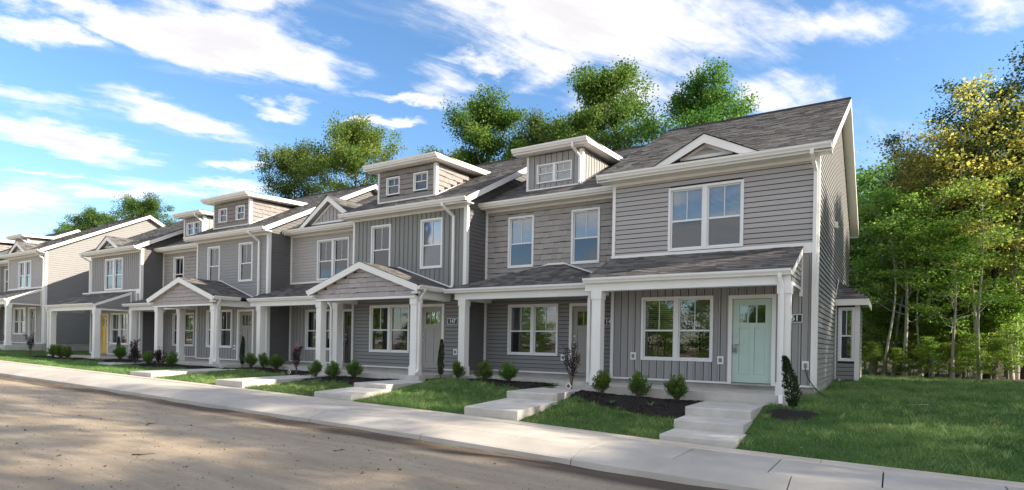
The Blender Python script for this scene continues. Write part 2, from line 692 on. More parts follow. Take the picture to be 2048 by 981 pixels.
# ------------------------------------------------------------------ house parts
def window(root, x0, x1, z0, z1, yf, cols, blind=0.0, bmat=None, small=False, sep=0.12, rail=0.47, slack=False):
    """cased double-hung window in a wall facing -y at yf; blind 0..1 = share of the height that is covered"""
    c = 0.04 if small else 0.062
    fr = MB()
    ya, yb = yf - 0.054, yf + 0.075
    fr.box(x0, x1, ya, yb, z0, z0 + c).box(x0, x1, ya, yb, z1 - c, z1)
    fr.box(x0, x0 + c, ya, yb, z0 + c, z1 - c).box(x1 - c, x1, ya, yb, z0 + c, z1 - c)
    edges = [x0 + c]
    wcell = (x1 - x0 - 2 * c - sep * (cols - 1)) / cols
    cells = []
    for i in range(cols):
        a = x0 + c + i * (wcell + sep)
        cells.append((a, a + wcell))
        if i:
            fr.box(a - sep, a, ya, yb, z0 + c, z1 - c)
    w = fr.build('window', WHITE2, root)
    za, zb = z0 + c, z1 - c
    zm = za + (zb - za) * rail
    for a, b in cells:
        s = MB()
        t = 0.020 if small else 0.032
        y0s, y1s = yf + 0.010, yf + 0.05
        s.box(a, b, y0s, y1s, za, za + t).box(a, b, y0s, y1s, zb - t, zb)
        s.box(a, a + t, y0s, y1s, za + t, zb - t).box(b - t, b, y0s, y1s, za + t, zb - t)
        s.box(a + t, b - t, y0s - 0.012, y1s, zm - 0.022 * (0.6 if small else 1), zm + 0.022 * (0.6 if small else 1))
        s.build('sash', WHITE2, w)
        mx = (a + b) / 2
        MB().box(mx - 0.009, mx + 0.009, yf + 0.018, yf + 0.034, zm + 0.018, zb - t).build('muntin', WHITE2, w)
        MB().box(a + t, b - t, yf + 0.036, yf + 0.040, zm + 0.015, zb - t).build('pane', GLASS, w)
        MB().box(a + t, b - t, yf + 0.024, yf + 0.028, za + t, zm - 0.015).build('pane', GLASS if small else GLASS_S, w)
        if blind > 0:
            bl = MB()
            z = zb - 0.03
            lim = zb - (zb - za) * blind
            bl.box(a + 0.015, b - 0.015, yf + 0.085, yf + 0.12, zb - 0.03, zb)
            while z > lim:
                if slack:      # slats turned open: thin lines over the dark room
                    bl.box(a + 0.02, b - 0.02, yf + 0.088, yf + 0.128, z - 0.004, z)
                    z -= 0.052
                    continue
                bl.face([(a + 0.02, yf + 0.088, z - 0.026), (b - 0.02, yf + 0.088, z - 0.026), (b - 0.02, yf + 0.112, z), (a + 0.02, yf + 0.112, z)])
                z -= 0.030
            bl.build('blind', bmat or BLIND, w)
    return w


def door(root, x0, x1, z0, z1, yf, m, handle='left', lockbox=True):
    """casing, slab with three lights over two tall panels, handle set"""
    c = 0.09
    fr = MB()
    fr.box(x0, x0 + c, yf - 0.04, yf + 0.09, z0, z1).box(x1 - c, x1, yf - 0.04, yf + 0.09, z0, z1)
    fr.box(x0 + c, x1 - c, yf - 0.04, yf + 0.09, z1 - c, z1)
    a, b, zt = x0 + c + 0.008, x1 - c - 0.008, z1 - c - 0.008
    zb = z0 + 0.05
    w, h = b - a, zt - zb
    ys = yf + 0.045
    # slab as stiles, rails and recessed panels
    s = MB()
    sw = 0.15 * w / 0.9
    lz0, lz1 = zb + h * 0.715, zb + h * 0.925
    pz0, pz1 = zb + h * 0.10, zb + h * 0.655
    mx = (a + b) / 2
    s.box(a, a + sw, ys, ys + 0.045, zb, zt).box(b - sw, b, ys, ys + 0.045, zb, zt)
    s.box(a + sw, b - sw, ys, ys + 0.045, lz1, zt).box(a + sw, b - sw, ys, ys + 0.045, pz1, lz0)
    s.box(a + sw, b - sw, ys, ys + 0.045, zb, pz0).box(mx - 0.055, mx + 0.055, ys, ys + 0.045, pz0, pz1)
    d = s.build('door', m, root)
    fr.build('door_frame', WHITE, d)
    MB().box(a + 0.0, b, yf - 0.06, yf + 0.10, z0 - 0.015, z0 + 0.035).build('threshold', CONC_D, d)
    for p, q in ((a + sw, mx - 0.055), (mx + 0.055, b - sw)):
        MB().box(p + 0.004, q - 0.004, ys + 0.014, ys + 0.03, pz0 + 0.004, pz1 - 0.004).build('door_panel', m, d)
    lw = (b - a - 2 * sw) / 3
    MB().box(a + sw, b - sw, ys + 0.02, ys + 0.026, lz0, lz1).build('pane', GLASS, d)
    g = MB()
    for i in (1, 2):
        g.box(a + sw + lw * i - 0.014, a + sw + lw * i + 0.014, ys + 0.002, ys + 0.044, lz0, lz1)
    g.box(a + sw, b - sw, ys - 0.006, ys + 0.0, lz0 - 0.02, lz0).box(a + sw, b - sw, ys - 0.006, ys + 0.0, lz1, lz1 + 0.02)
    g.build('muntin', m, d)
    hx = a + 0.07 if handle == 'left' else b - 0.07
    k = MB()
    k.tube([(hx, ys, zb + 1.14), (hx, ys - 0.03, zb + 1.14)], 0.028, 10)
    k.tube([(hx, ys, zb + 0.94), (hx, ys - 0.045, zb + 0.94)], 0.026, 10)
    k.tube([(hx, ys - 0.045, zb + 0.94), (hx + (0.10 if handle == 'left' else -0.10), ys - 0.05, zb + 0.94)], 0.011, 8)
    k.build('handle', STEEL, d)
    if lockbox:
        lb = MB()
        lb.box(hx - 0.035, hx + 0.035, ys - 0.085, ys - 0.04, zb + 0.74, zb + 0.86)
        lb.tube([(hx - 0.022, ys - 0.06, zb + 0.86), (hx - 0.022, ys - 0.06, zb + 0.93), (hx + 0.022, ys - 0.06, zb + 0.93),
                 (hx + 0.022, ys - 0.06, zb + 0.86)], 0.007, 6)
        lb.build('lock_box', mat('lock_box_grey', (0.22, 0.22, 0.23), 0.4, 0.1, 9), d)
    return d


def post(root, x, y, z0, z1, w=0.24):
    p = MB()
    h = w / 2
    p.box(x - h, x + h, y - h, y + h, z0 + 0.28, z1 - 0.20)
    p.box(x - h - 0.022, x + h + 0.022, y - h - 0.022, y + h + 0.022, z0, z0 + 0.28)
    p.box(x - h - 0.02, x + h + 0.02, y - h - 0.02, y + h + 0.02, z1 - 0.20, z1)
    return p.build('post', WHITE, root)


def outlet(root, x, z, yf):
    b = MB().box(x - 0.075, x + 0.075, yf - 0.056, yf - 0.005, z - 0.10, z + 0.10)
    o = b.build('outlet_box', WHITE2, root)
    k = MB()
    k.box(x - 0.035, x + 0.035, yf - 0.075, yf - 0.0562, z - 0.05, z + 0.05)
    k.tube([(x, yf - 0.075, z + 0.02), (x, yf - 0.10, z + 0.02)], 0.014, 8)
    k.build('socket', mat('socket_grey', (0.25, 0.25, 0.25), 0.5, 0.1, 9), o)


def number_sign(root, x0, x1, z0, z1, yf, text):
    s = MB().box(x0, x1, yf - 0.046, yf - 0.012, z0, z1)
    o = s.build('house_number_sign', DARK, root)
    t = 0.014
    f = MB()
    f.box(x0, x1, yf - 0.052, yf - 0.0462, z0, z0 + t).box(x0, x1, yf - 0.052, yf - 0.0462, z1 - t, z1)
    f.box(x0, x0 + t, yf - 0.052, yf - 0.0462, z0 + t, z1 - t).box(x1 - t, x1, yf - 0.052, yf - 0.0462, z0 + t, z1 - t)
    f.build('border', WHITE2, o)
    cu = bpy.data.curves.new('numerals', 'FONT')
    cu.body = text
    cu.align_x, cu.align_y = 'CENTER', 'CENTER'
    cu.size = (z1 - z0) * 0.88
    cu.extrude = 0.003
    cu.offset = 0.004
    tmp = bpy.data.objects.new('numerals_tmp', cu)
    me = bpy.data.meshes.new_from_object(tmp)
    bpy.data.objects.remove(tmp)
    me.materials.append(WHITE2)
    n = mk('numerals', me, o, ((x0 + x1) / 2 - ORG[0], yf - 0.051 - ORG[1], (z0 + z1) / 2 - ORG[2]))
    n.rotation_euler = (R(90), 0, 0)


SLOPE = 0.515
EAVE = 5.50
OV = 0.40
DEPTH = 11.4


def gable_end(xc, hw, za, z0):
    """top of a triangle at s"""
    return lambda s: za - abs(s - xc) * (za - z0) / hw


def main_roof(root, x0, x1, yf, seed, rake_l=True, rake_r=True):
    yr = yf + DEPTH / 2
    ye, yb = yf - OV, yf + DEPTH + OV
    zr = EAVE + SLOPE * (yr - ye)
    t = 0.13
    d = MB()
    d.prism([(x0, ye, EAVE), (x0, yr, zr), (x0, yb, EAVE), (x0, yb, EAVE - t), (x0, yr, zr - t - 0.02), (x0, ye, EAVE - t)], (x1 - x0, 0, 0))
    roof = d.build('roof', DECK, root)
    xa, xb = x0 - (0.02 if rake_l else 0), x1 + (0.02 if rake_r else 0)
    shingles(roof, [(xa, ye - 0.03, EAVE - 0.015), (xb, ye - 0.03, EAVE - 0.015), (xb, yr, zr), (xa, yr, zr)], seed)
    rear = MB()
    rear.face([(xa, yr, zr + 0.012), (xb, yr, zr + 0.012), (xb, yb + .03, EAVE - 0.003), (xa, yb + .03, EAVE - 0.003)])
    rear.box(xa, xb, yr - 0.10, yr + 0.10, zr - 0.03, zr + 0.022)
    rear.build('rear_shingles', SHINGLE, roof)
    # rake boards
    for on, x, sg in ((rake_l, x0, -1), (rake_r, x1, 1)):
        if not on:
            continue
        b = MB()
        h = 0.20
        for (ya, za, yc, zc) in ((ye, EAVE, yr, zr), (yb, EAVE, yr, zr)):
            b.prism([(x, ya, za - 0.005), (x, yc, zc - 0.005), (x, yc, zc - h), (x, ya, za - h)], (0.024 * sg, 0, 0))
        b.build('rake_board', WHITE, root)
        # soffit under the overhang
        s = MB()
        w = 0.27 * sg
        for (ya, yc) in ((ye, yr), (yb, yr)):
            s.prism([(x, ya, EAVE - t - 0.004), (x, yc, zr - t - 0.024), (x - w, yc, zr - t - 0.024), (x - w, ya, EAVE - t - 0.004)], (0, 0, -0.02))
        s.build('rake_soffit', SOFFIT, root)
    # boxed eave, fascia and gutter
    e = MB()
    e.box(x0, x1, ye + 0.022, yf - 0.03, EAVE - 0.185, EAVE - 0.155)
    e.build('eave_soffit', SOFFIT, root)
    fz = MB().box(x0, x1, ye - 0.0, ye + 0.02, EAVE - 0.19, EAVE - 0.03)
    fz.box(x0 + 0.3 * rake_l, x1 - 0.3 * rake_r, yf - 0.052, yf - 0.022, EAVE - 0.26, EAVE - 0.186)
    fz.build('fascia', WHITE, root)
    g = MB()
    gutter_x(g, x0, x1, ye - 0.002, EAVE - 0.02)
    g.build('gutter', WHITE, root)
    rb = MB().box(x0, x1, yb - 0.02, yb, EAVE - 0.19, EAVE - 0.03)
    gutter_b = [(0, -0.12), (0.10, -0.10), (0.125, 0), (0, 0)]
    rb.prism([(x0, yb + a, EAVE - 0.03 + b) for a, b in gutter_b], (x1 - x0, 0, 0))
    rb.build('rear_gutter', WHITE, root)
    return roof


def gablet(root, xc, hw, za, yf, kind, m, single, seed, fill):
    """small gable over the eave; its ridge runs back into the main roof"""
    ye = yf - OV
    z0 = EAVE + 0.02
    yi = ye + (za - EAVE) / SLOPE
    s = (za - z0) / hw
    b = MB()
    h = 0.19
    yo = ye + 0.02
    for sg in (-1, 1):
        b.prism([(xc + sg * hw, yo, z0 - 0.0), (xc, yo, za), (xc, yo, za - h * 1.15), (xc + sg * (hw - h / s * 1.05), yo, z0)], (0, 0.03, 0))
    g = b.build('roof_gable', WHITE, root)
    # siding face set back under the rakes
    yfc = yo + 0.24
    zbase = EAVE + SLOPE * (yfc - ye) + 0.03
    f = MB().prism([(xc - hw * fill, yfc, zbase), (xc + hw * fill, yfc, zbase), (xc, yfc, zbase + hw * fill * s)], (0, 0.04, 0))
    f.build('gable_panel', m, g)
    tf = gable_end(xc, hw * fill, zbase + hw * fill * s, zbase)
    if kind == 'bb':
        clad('bb', m, g, 0, yfc - 0.001, 0, zbase + 0.05, 9, lambda z: (xc - hw * fill, xc + hw * fill), single=single, seed=seed, ztop=lambda q: tf(q) - 0.04)
    else:
        clad('lap', m, g, 0, yfc - 0.001, 0, zbase + 0.05, zbase + hw * fill * s - 0.03,
             lambda z: (xc - (zbase + hw * fill * s - z) / s + .05, xc + (zbase + hw * fill * s - z) / s - .05), single=single)
    tr = MB()
    tr.box(xc - hw * fill, xc + hw * fill, yfc - 0.05, yfc - 0.002, zbase - 0.03, zbase + 0.045)
    for sg in (-1, 1):
        tr.prism([(xc + sg * hw * fill, yfc - 0.045, zbase), (xc, yfc - 0.045, zbase + hw * fill * s), (xc, yfc - 0.045, zbase + hw * fill * s - 0.075),
                  (xc + sg * (hw * fill - 0.075 / s), yfc - 0.045, zbase)], (0, 0.04, 0))
    tr.build('trim', WHITE, g)
    so = MB()
    for sg in (-1, 1):
        so.prism([(xc + sg * hw, yo + 0.03, z0 - 0.045), (xc, yo + 0.03, za - 0.045), (xc, yi, za - 0.045)], (0, 0, -0.03))
    so.build('gable_soffit', SOFFIT, g)
    for i, sg in enumerate((-1, 1)):
        shingles(g, [(xc + sg * (hw + 0.03), yo - 0.03, z0 - 0.03 * s + 0.012), (xc, yo - 0.03, za + 0.012), (xc, yi + 0.1, za + 0.012)], seed + i)


def dormer(root, x0, x1, yf, kind, m, single, seed, wins, spout=False):
    """shed dormer: front wall, triangular cheeks, flat overhanging roof"""
    yd = yf + 0.45
    zt = 7.06
    zb = EAVE + SLOPE * (yd - yf + OV) - 0.02
    yi = yf - OV + (zt - EAVE) / SLOPE
    b = MB()
    ops = [(w[0] + .03, w[1] - .03, w[2] + .03, w[3] - .03) for w in wins]
    wall_panel(b, x0, x1, yd, yd + 0.08, zb, zt, ops)
    for x in (x0, x1 - 0.06):
        b.prism([(x, yd + 0.08, zb), (x, yd + 0.08, zt), (x, yi, zt)], (0.06, 0, 0))
    d = b.build('dormer', GAP_SHADE if single else m, root)
    if kind == 'bb':
        clad('bb', m, d, 0, yd, 0, zb + 0.06, zt, lambda z: (x0 + .07, x1 - .07), ops, single, seed)
        zf = lambda s: EAVE + SLOPE * (s - yf + OV)
        S = Siding(d, m, False)
        s = yd + 0.1
        while s < yi - 0.1:
            for kd, a, w in (('board', s, 0.14), ('batten', s + 0.148, 0.046)):
                z = zf(a + w) + 0.0
                if zt - z > 0.03:
                    S.add(kd, x1, a, z, R(90), 0, w, zt - z)
            s += 0.203
        S.done('cheek_siding')
    else:
        clad('shake', m, d, 0, yd, 0, zb + 0.05, zt, lambda z: (x0 + .07, x1 - .07), ops, single, seed)
        clad('shake', m, d, x1, 0, R(90), zb + 0.05, zt, lambda z: (yd + 0.09, yf - OV + (z - 0.08 - EAVE) / SLOPE), single=False, seed=seed + 3, name='cheek_siding')
    t = MB()
    t.box(x0, x0 + 0.075, yd - 0.05, yd - 0.002, zb, zt).box(x1 - 0.075, x1 + 0.044, yd - 0.05, yd - 0.002, zb, zt)
    t.box(x1 + 0.002, x1 + 0.044, yd - 0.002, yd + 0.085, zb, zt)
    t.box(x0 + 0.075, x1 - 0.075, yd - 0.04, yd - 0.002, zb - 0.01, zb + 0.055)
    a0 = EAVE + SLOPE * (yd + 0.085 - yf + OV)
    t.prism([(x1 + 0.002, yd + 0.085, a0), (x1 + 0.002, yi, zt), (x1 + 0.002, yi, zt + 0.0), (x1 + 0.002, yd + 0.085, a0 + 0.055)], (0.03, 0, 0))
    t.build('dormer_trim', WHITE, d)
    # roof
    o = 0.36
    ze = zt + 0.03
    sl = 0.045
    yi2 = yf - OV + (ze + 0.2 - EAVE) / SLOPE + 0.15
    r = MB()
    r.prism([(x0 - o, yd - o, ze), (x0 - o, yi2, ze + sl * (yi2 - yd + o)), (x0 - o, yi2, ze + 0.17 + sl * (yi2 - yd + o)), (x0 - o, yd - o, ze + 0.17)], (x1 - x0 + 2 * o, 0, 0))
    dr = r.build('dormer_roof', WHITE, root)
    c = MB()
    c.box(x0 - o - 0.01, x1 + o + 0.012, yd - o - 0.012, yi2, ze + 0.174, ze + 0.196)
    c.build('dormer_shingles', SHINGLE, dr)
    g = MB()
    gutter_x(g, x0 - o, x1 + o, yd - o - 0.002, ze + 0.175)
    g.build('gutter', WHITE, dr)
    if spout:
        ds = MB()
        xs = x1 - 0.14
        duct(ds, [(xs, yd - o - 0.06, ze + 0.07), (xs, yd - o - 0.06, ze - 0.06), (xs + 0.1, yd - 0.09, ze - 0.30), (xs + 0.1, yd - 0.09, zb + 0.12), (xs + 0.14, yd - 0.16, zb + 0.02)])
        ds.build('downspout', WHITE, root)
    for w in wins:
        window(root, *w, yd, w_cols(w), small=True, sep=0.09, rail=0.52, blind=0.0 if not SMALLBLIND else 1.0)


SMALLBLIND = True


def w_cols(w):
    return 2 if w[1] - w[0] > 1.15 else 1


def porch_slab(root, x0, x1, yf, ground):
    s = MB().box(x0, x1, yf - 1.78, yf - 0.005, ground - 0.25, -0.17)
    o = s.build('porch_slab', CONC, root)
    return o


def shed_porch(root, x0, x1, yf, seed, wallm, ridge=3.24, side_r=True, side_l=False, posts=(), single=False):
    ye, ze = yf - 1.72, 2.52
    d = MB()
    slab_from(d, [(x0, ye, ze), (x1, ye, ze), (x1, yf - 0.03, ridge), (x0, yf - 0.03, ridge)], 0.08)
    pr = d.build('porch_roof', DECK, root)
    shingles(pr, [(x0 - .02 * side_l, ye - 0.03, ze - 0.012), (x1 + .02 * side_r, ye - 0.03, ze - 0.012), (x1 + .02 * side_r, yf - 0.03, ridge), (x0 - .02 * side_l, yf - 0.03, ridge)], seed)
    b = MB()
    b.box(x0 + .02, x1 - .02, yf - 1.70, yf - 1.46, 2.20, 2.42)
    xin = [(x1 - 0.26, x1 - 0.02)] if side_r else []
    if side_l:
        xin.append((x0 + .02, x0 + .26))
    for a, c in xin:
        b.box(a, c, yf - 1.46, yf - 0.03, 2.20, 2.42)
    b.build('porch_beam', WHITE, root)
    MB().box(x0 + .03, x1 - .03, yf - 1.46, yf - 0.03, 2.43, 2.45).build('porch_ceiling', SOFFIT, root)
    f = MB().box(x0, x1, ye, ye + 0.02, 2.40, ze - 0.02)
    f.box(x0, x1, yf - 0.034, yf - 0.004, ridge - 0.02, ridge + 0.085)
    f.build('fascia', WHITE, root)
    g = MB()
    gutter_x(g, x0, x1, ye - 0.002, ze - 0.005)
    g.build('gutter', WHITE, root)
    k = (ridge - ze) / (yf - 0.03 - ye)
    for on, x, sg in ((side_r, x1, 1), (side_l, x0, -1)):
        if not on:
            continue
        t = MB()
        t.prism([(x - sg * .06, yf - 1.66, 2.22), (x - sg * .06, yf - 0.03, 2.22), (x - sg * .06, yf - 0.03, ridge - .1), (x - sg * .06, yf - 1.66, ze - 0.06)], (0.04 * sg, 0, 0))
        pg = t.build('porch_gable', wallm, root)
        if sg > 0:
            clad('lap', wallm, pg, x - 0.02, 0, R(90), 2.27, ridge - 0.12, lambda z: (max(yf - 1.66, yf - 0.03 - (ridge - 0.12 - z) / k), yf - 0.06), single=False)
        r = MB()
        r.prism([(x, ye, ze - .01), (x, yf - 0.03, ridge - .01), (x, yf - 0.03, ridge - 0.16), (x, ye, ze - 0.14)], (0.024 * sg, 0, 0))
        r.box(min(x, x - .05 * sg), max(x, x - .05 * sg), yf - 1.68, yf - 0.03, 2.20, 2.265)
        xq = x - 0.02 * sg
        r.box(min(xq, xq + .03 * sg), max(xq, xq + .03 * sg), yf - 0.10, yf - 0.03, 2.265, ridge - 0.14)
        r.build('porch_rake', WHITE, root)
    for x in posts:
        post(root, x, yf - 1.58, -0.17, 2.20)


def hip_porch(root, x0, x1, yf, xa, xb, seed, posts=()):
    ye, ze, zr = yf - 1.76, 2.53, 3.36
    zw = 2.60
    Y1 = yf - 0.03
    d = MB()
    A, B, C, D = (x0, ye, ze), (x1, ye, ze), (xb, Y1, zr), (xa, Y1, zr)
    W0, W1 = (x0, Y1, zw), (x1, Y1, zw)
    slab_from(d, [A, B, C, D], 0.07)
    slab_from(d, [A, D, W0], 0.07)
    slab_from(d, [B, W1, C], 0.07)
    pr = d.build('porch_roof', DECK, root)
    shingles(pr, [(A[0], ye - .03, ze - .014), (B[0], ye - .03, ze - .014), C, D], seed)
    shingles(pr, [A, D, W0], seed + 1)
    shingles(pr, [B, W1, C], seed + 2)
    fl = MB()
    for p, q in ((D, C), (W0, D), (C, W1)):
        p, q = Vector(p), Vector(q)
        fl.prism([p + Vector((0, 0.002, 0.0)), q + Vector((0, 0.002, 0.0)), q + Vector((0, 0.002, 0.06)), p + Vector((0, 0.002, 0.06))], (0, -0.012, 0))
    fl.build('flashing', WHITE, root)
    b = MB().box(x0 + .35, x1 - .02, yf - 1.70, yf - 1.46, 2.20, 2.42)
    b.box(x0 + .40, x0 + .62, yf - 1.46, yf - 0.03, 2.20, 2.42)
    b.build('porch_beam', WHITE, root)
    MB().box(x0 + .03, x1 - .03, yf - 1.46, yf - 0.04, 2.43, 2.45).build('porch_ceiling', SOFFIT, root)
    MB().box(x0, x1, ye, ye + 0.02, 2.40, ze - 0.02).build('fascia', WHITE, root)
    g = MB()
    gutter_x(g, x0, x1, ye - 0.002, ze - 0.005)
    g.build('gutter', WHITE, root)
    for x in posts:
        post(root, x, yf - 1.58, -0.17, 2.20)


def gable_porch(root, xc, hw, yf, seed, m, single, posts, gut_r=1.15, gut_l=1.15, spout=True):
    za, ze = 3.42, 2.58
    yo, yw = yf - 1.87, yf - 0.03
    s = (za - ze) / hw
    yg = yf - 1.72
    d = MB()
    for sg in (-1, 1):
        slab_from(d, [(xc, yo, za), (xc + sg * hw, yo, ze), (xc + sg * hw, yw, ze), (xc, yw, za)], 0.07)
    pr = d.build('porch_roof', DECK, root)
    for i, sg in enumerate((-1, 1)):
        shingles(pr, [(xc, yo - .02, za), (xc + sg * (hw + .03), yo - .02, ze - .03 * s), (xc + sg * (hw + .03), yw, ze - .03 * s), (xc, yw, za)], seed + i)
    # rakes: fascia in front, soffit behind it
    r = MB()
    h = 0.20
    for sg in (-1, 1):
        xo = xc + sg * hw
        r.prism([(xo, yo, ze - 0.005), (xc, yo, za - 0.005), (xc, yo, za - h * 1.06), (xo, yo, ze - h * 1.06)], (0, -0.024, 0))
    r.build('porch_rake', WHITE, root)
    so = MB()
    for sg in (-1, 1):
        xo = xc + sg * hw
        so.prism([(xo, yo, ze - 0.15), (xc, yo, za - 0.15), (xc, yg - .01, za - 0.15), (xo, yg - .01, ze - 0.15)], (0, 0, -0.02))
        so.box(min(xo, xo - sg * .24), max(xo, xo - sg * .24), yo + 0.002, yg - 0.004, ze - 0.26, ze - 0.19)
    so.build('rake_soffit', SOFFIT, root)
    xl, xr = min(posts) - 0.12, max(posts) + 0.12
    zg = za - 0.17
    gw = MB().prism([(xl, yg, 2.27), (xr, yg, 2.27), (xr, yg, zg - (xr - xc) * s), (xc, yg, zg), (xl, yg, zg - (xc - xl) * s)], (0, 0.10, 0))
    g = gw.build('porch_gable', GAP_SHADE if single else m, root)
    clad('shake', m, g, 0, yg, 0, 2.275, zg, lambda z: (max(xl, xc - (zg - z) / s), min(xr, xc + (zg - z) / s)), single=single, seed=seed)
    b = MB()
    b.box(xl, xr, yg - 0.045, yg + 0.12, 2.20, 2.268)
    for a in (xl, xr - 0.24):
        b.box(a, a + 0.24, yg + 0.12, yf - 0.03, 2.20, 2.44)
    b.build('porch_beam', WHITE, root)
    MB().box(xl + .25, xr - .25, yg + 0.11, yf - 0.04, 2.43, 2.45).build('porch_ceiling', SOFFIT, root)
    for sg, ln in ((-1, gut_l), (1, gut_r)):
        gt = MB()
        x = xc + sg * hw
        gt.box(min(x, x - sg * .02), max(x, x - sg * .02), yo, yo + ln, ze - 0.16, ze - 0.03)
        gutter_y(gt, yo, yo + ln, x, ze - 0.012, sg)
        gt.build('gutter', WHITE, root)
    if spout:
        ds = MB()
        x, xp = xc + hw + 0.06, xr + 0.05
        yy = yg + 0.10
        duct(ds, [(x, yy, ze - 0.12), (x, yy, ze - 0.2), (xp, yy, 2.12), (xp, yy, 0.02), (xp + 0.02, yy - 0.05, -0.06), (xp + 0.05, yy - 0.22, -0.11)])
        ds.build('downspout', WHITE, root)
    fl = MB()
    for sg in (-1, 1):
        fl.prism([(xc, yw + .008, za + .01), (xc + sg * hw, yw + .008, ze + .01), (xc + sg * hw, yw + .008, ze + 0.055), (xc, yw + .008, za + 0.055)], (0, -0.012, 0))
    fl.build('flashing', WHITE, root)
    for x in posts:
        post(root, x, yf - 1.58, -0.17, 2.20)


HOUSE_GROUND = -0.35


def townhouse(h):
    """one unit of the row; h is a dict of its measured features (x, z in metres, floor at z = 0)"""
    global ORG
    x0, x1, yf, dz = h['x0'], h['x1'], h['yf'], h.get('dz', 0.0)
    ORG = Vector((x0, yf, 0))
    single = h.get('single', False)
    proud = h['proud']
    root = empty('townhouse', (x0, yf, dz), h['label'], 'house', 'townhouses in the row')
    seed = int(abs(x0) * 10) + 7
    ops = [(w[0] + .03, w[1] - .03, w[2] + .03, w[3] - .03) for w in h['win_up'] + h['win_low']]
    dr = h.get('door')
    if dr:
        ops.append((dr[0] + .03, dr[1] - .03, -0.2, dr[2] - .03))
    um, lm = SID[h['up'][1]], SID[h['low'][1]]
    # walls
    wb = MB()
    wall_panel(wb, x0, x1, yf, yf + 0.12, -0.04, EAVE - 0.14, ops)
    fw = wb.build('wall', GAP_SHADE if single else um, root)
    split = h['split']
    e = lambda z: (x0 + (0.09 if not proud else 0.095), x1 - 0.095)
    clad(h['up'][0], um, fw, 0, yf, 0, split, EAVE - 0.19, e, ops, single, seed, name='upper_siding')
    clad(h['low'][0], lm, fw, 0, yf, 0, -0.02, split - 0.005, e, ops, single, seed + 1, name='lower_siding')
    yr = yf + DEPTH / 2
    zr = EAVE + SLOPE * (yr - yf + OV)
    zwall = EAVE - 0.14 + SLOPE * OV
    for x, right in ((x0, False), (x1 - 0.1, True)):
        s = MB()
        s.prism([(x, yf + 0.12, -0.04), (x, yf + 0.12, zwall - .1), (x, yr, zr - 0.17), (x, yf + DEPTH, zwall - .16), (x, yf + DEPTH, -0.04)], (0.1, 0, 0))
        sw = s.build('wall', GAP_SHADE if right and single and h.get('side_siding') == 'gable' else SID[h['side']], root)
        if right and h.get('side_siding'):
            ln = DEPTH if h['side_siding'] == 'gable' else 1.1

            def ext(z, ln=ln):
                lo = yf + 0.09
                zz = z + 0.12
                if z > EAVE - 0.22:
                    lo = max(lo, yf - OV + (zz + 0.10 - EAVE) / SLOPE)
                    hi = 2 * yr - lo if ln == DEPTH else lo + 1.5
                    return (lo, hi) if hi > lo + .05 else None
                return (lo, yf + ln)
            so = [(5.36, 7.85, -.2, 2.95)] if h.get('bay') else []
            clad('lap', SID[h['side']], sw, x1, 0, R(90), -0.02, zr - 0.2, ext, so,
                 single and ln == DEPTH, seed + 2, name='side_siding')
    bk = MB().box(x0 + .1, x1 - .1, yf + DEPTH - 0.12, yf + DEPTH, -0.04, EAVE)
    bk.build('rear_wall', SID[h['side']], root)
    MB().box(x0 + .1, x1 - .1, yf + 0.13, yf + DEPTH - .13, -0.12, -0.05).build('floor_slab', ROOM, root)
    MB().box(x0 + .1, x1 - .1, yf + 0.13, yf + DEPTH - .13, 2.62, 2.80).build('upper_floor', ROOM, root)
    MB().box(x0 + .1, x1 - .1, yf + 3.6, yf + 3.7, -0.05, 5.3).build('interior_wall', ROOM, root)
    fd = MB().box(x0 + .012, x1 - .012, yf + 0.02, yf + DEPTH - .05, HOUSE_GROUND - 0.6 - dz, -0.045)
    fd.build('foundation', CONC_D, root)
    # corner boards
    zt = EAVE - 0.19
    cw = 0.09
    MB().box(x0 + .002, x0 + cw, yf - 0.044, yf + 0.0, -0.06, zt).build('corner_board', WHITE, root)
    cb = MB()
    if proud:
        cb.box(x1 - cw, x1 + 0.044, yf - 0.044, yf + 0.0, h.get('corner_z', -0.06), zt + 0.0)
        cb.box(x1 + 0.001, x1 + 0.044, yf, yf + 0.088, h.get('corner_z', -0.06), zt + 0.12)
        if h.get('side_siding') != 'gable':
            MB().box(x1 + 0.001, x1 + 0.03, yf + 1.06, yf + 1.1, -0.06, zt).build('corner_board', WHITE, root)
    else:
        cb.box(x1 - cw, x1 - .002, yf - 0.044, yf + 0.0, -0.06, zt)
    cb.build('corner_board', WHITE, root)
    st = MB()
    for a, b in subtract((x0 + cw, x1 - cw), [(dr[0], dr[1])] if dr else []):
        st.box(a, b, yf - 0.046, yf, -0.065, -0.018)
    st.build('starter_trim', WHITE, root)
    if h.get('band'):
        st2 = MB().box(x0 + cw, x1 - cw, yf - 0.05, yf - 0.0, split - 0.03, split + 0.05)
        if h.get('band_box'):
            st2.box(h['band_box'], x1 - cw, yf - 0.050, yf - 0.0, split - 0.19, split - 0.03)
            st2.box(h['band_box'] - .07, h['band_box'], yf - 0.050, yf - 0.0, split - 1.2, split - 0.03)
        st2.build('band_board', WHITE, root)
    # openings
    for w in h['win_up']:
        window(root, *w[:4], yf, w_cols(w), blind=h.get('blind_up', 1.0))
    for i, w in enumerate(h['win_low']):
        window(root, *w[:4], yf, w_cols(w), blind=h.get('blind_low', 0.55), bmat=BLIND_C if h.get('cream') else None, slack=not h.get('cream'))
    if dr:
        door(root, dr[0], dr[1], -0.07, dr[2], yf, dr[3], h.get('handle', 'left'), h.get('lockbox', False))
    # roof
    ex = 0.30 if proud else 0.0
    main_roof(root, x0 - (ex if h.get('rake_l', proud) else 0), x1 + (ex if h.get('rake_r', proud) else 0), yf, seed, h.get('rake_l', proud), h.get('rake_r', proud))
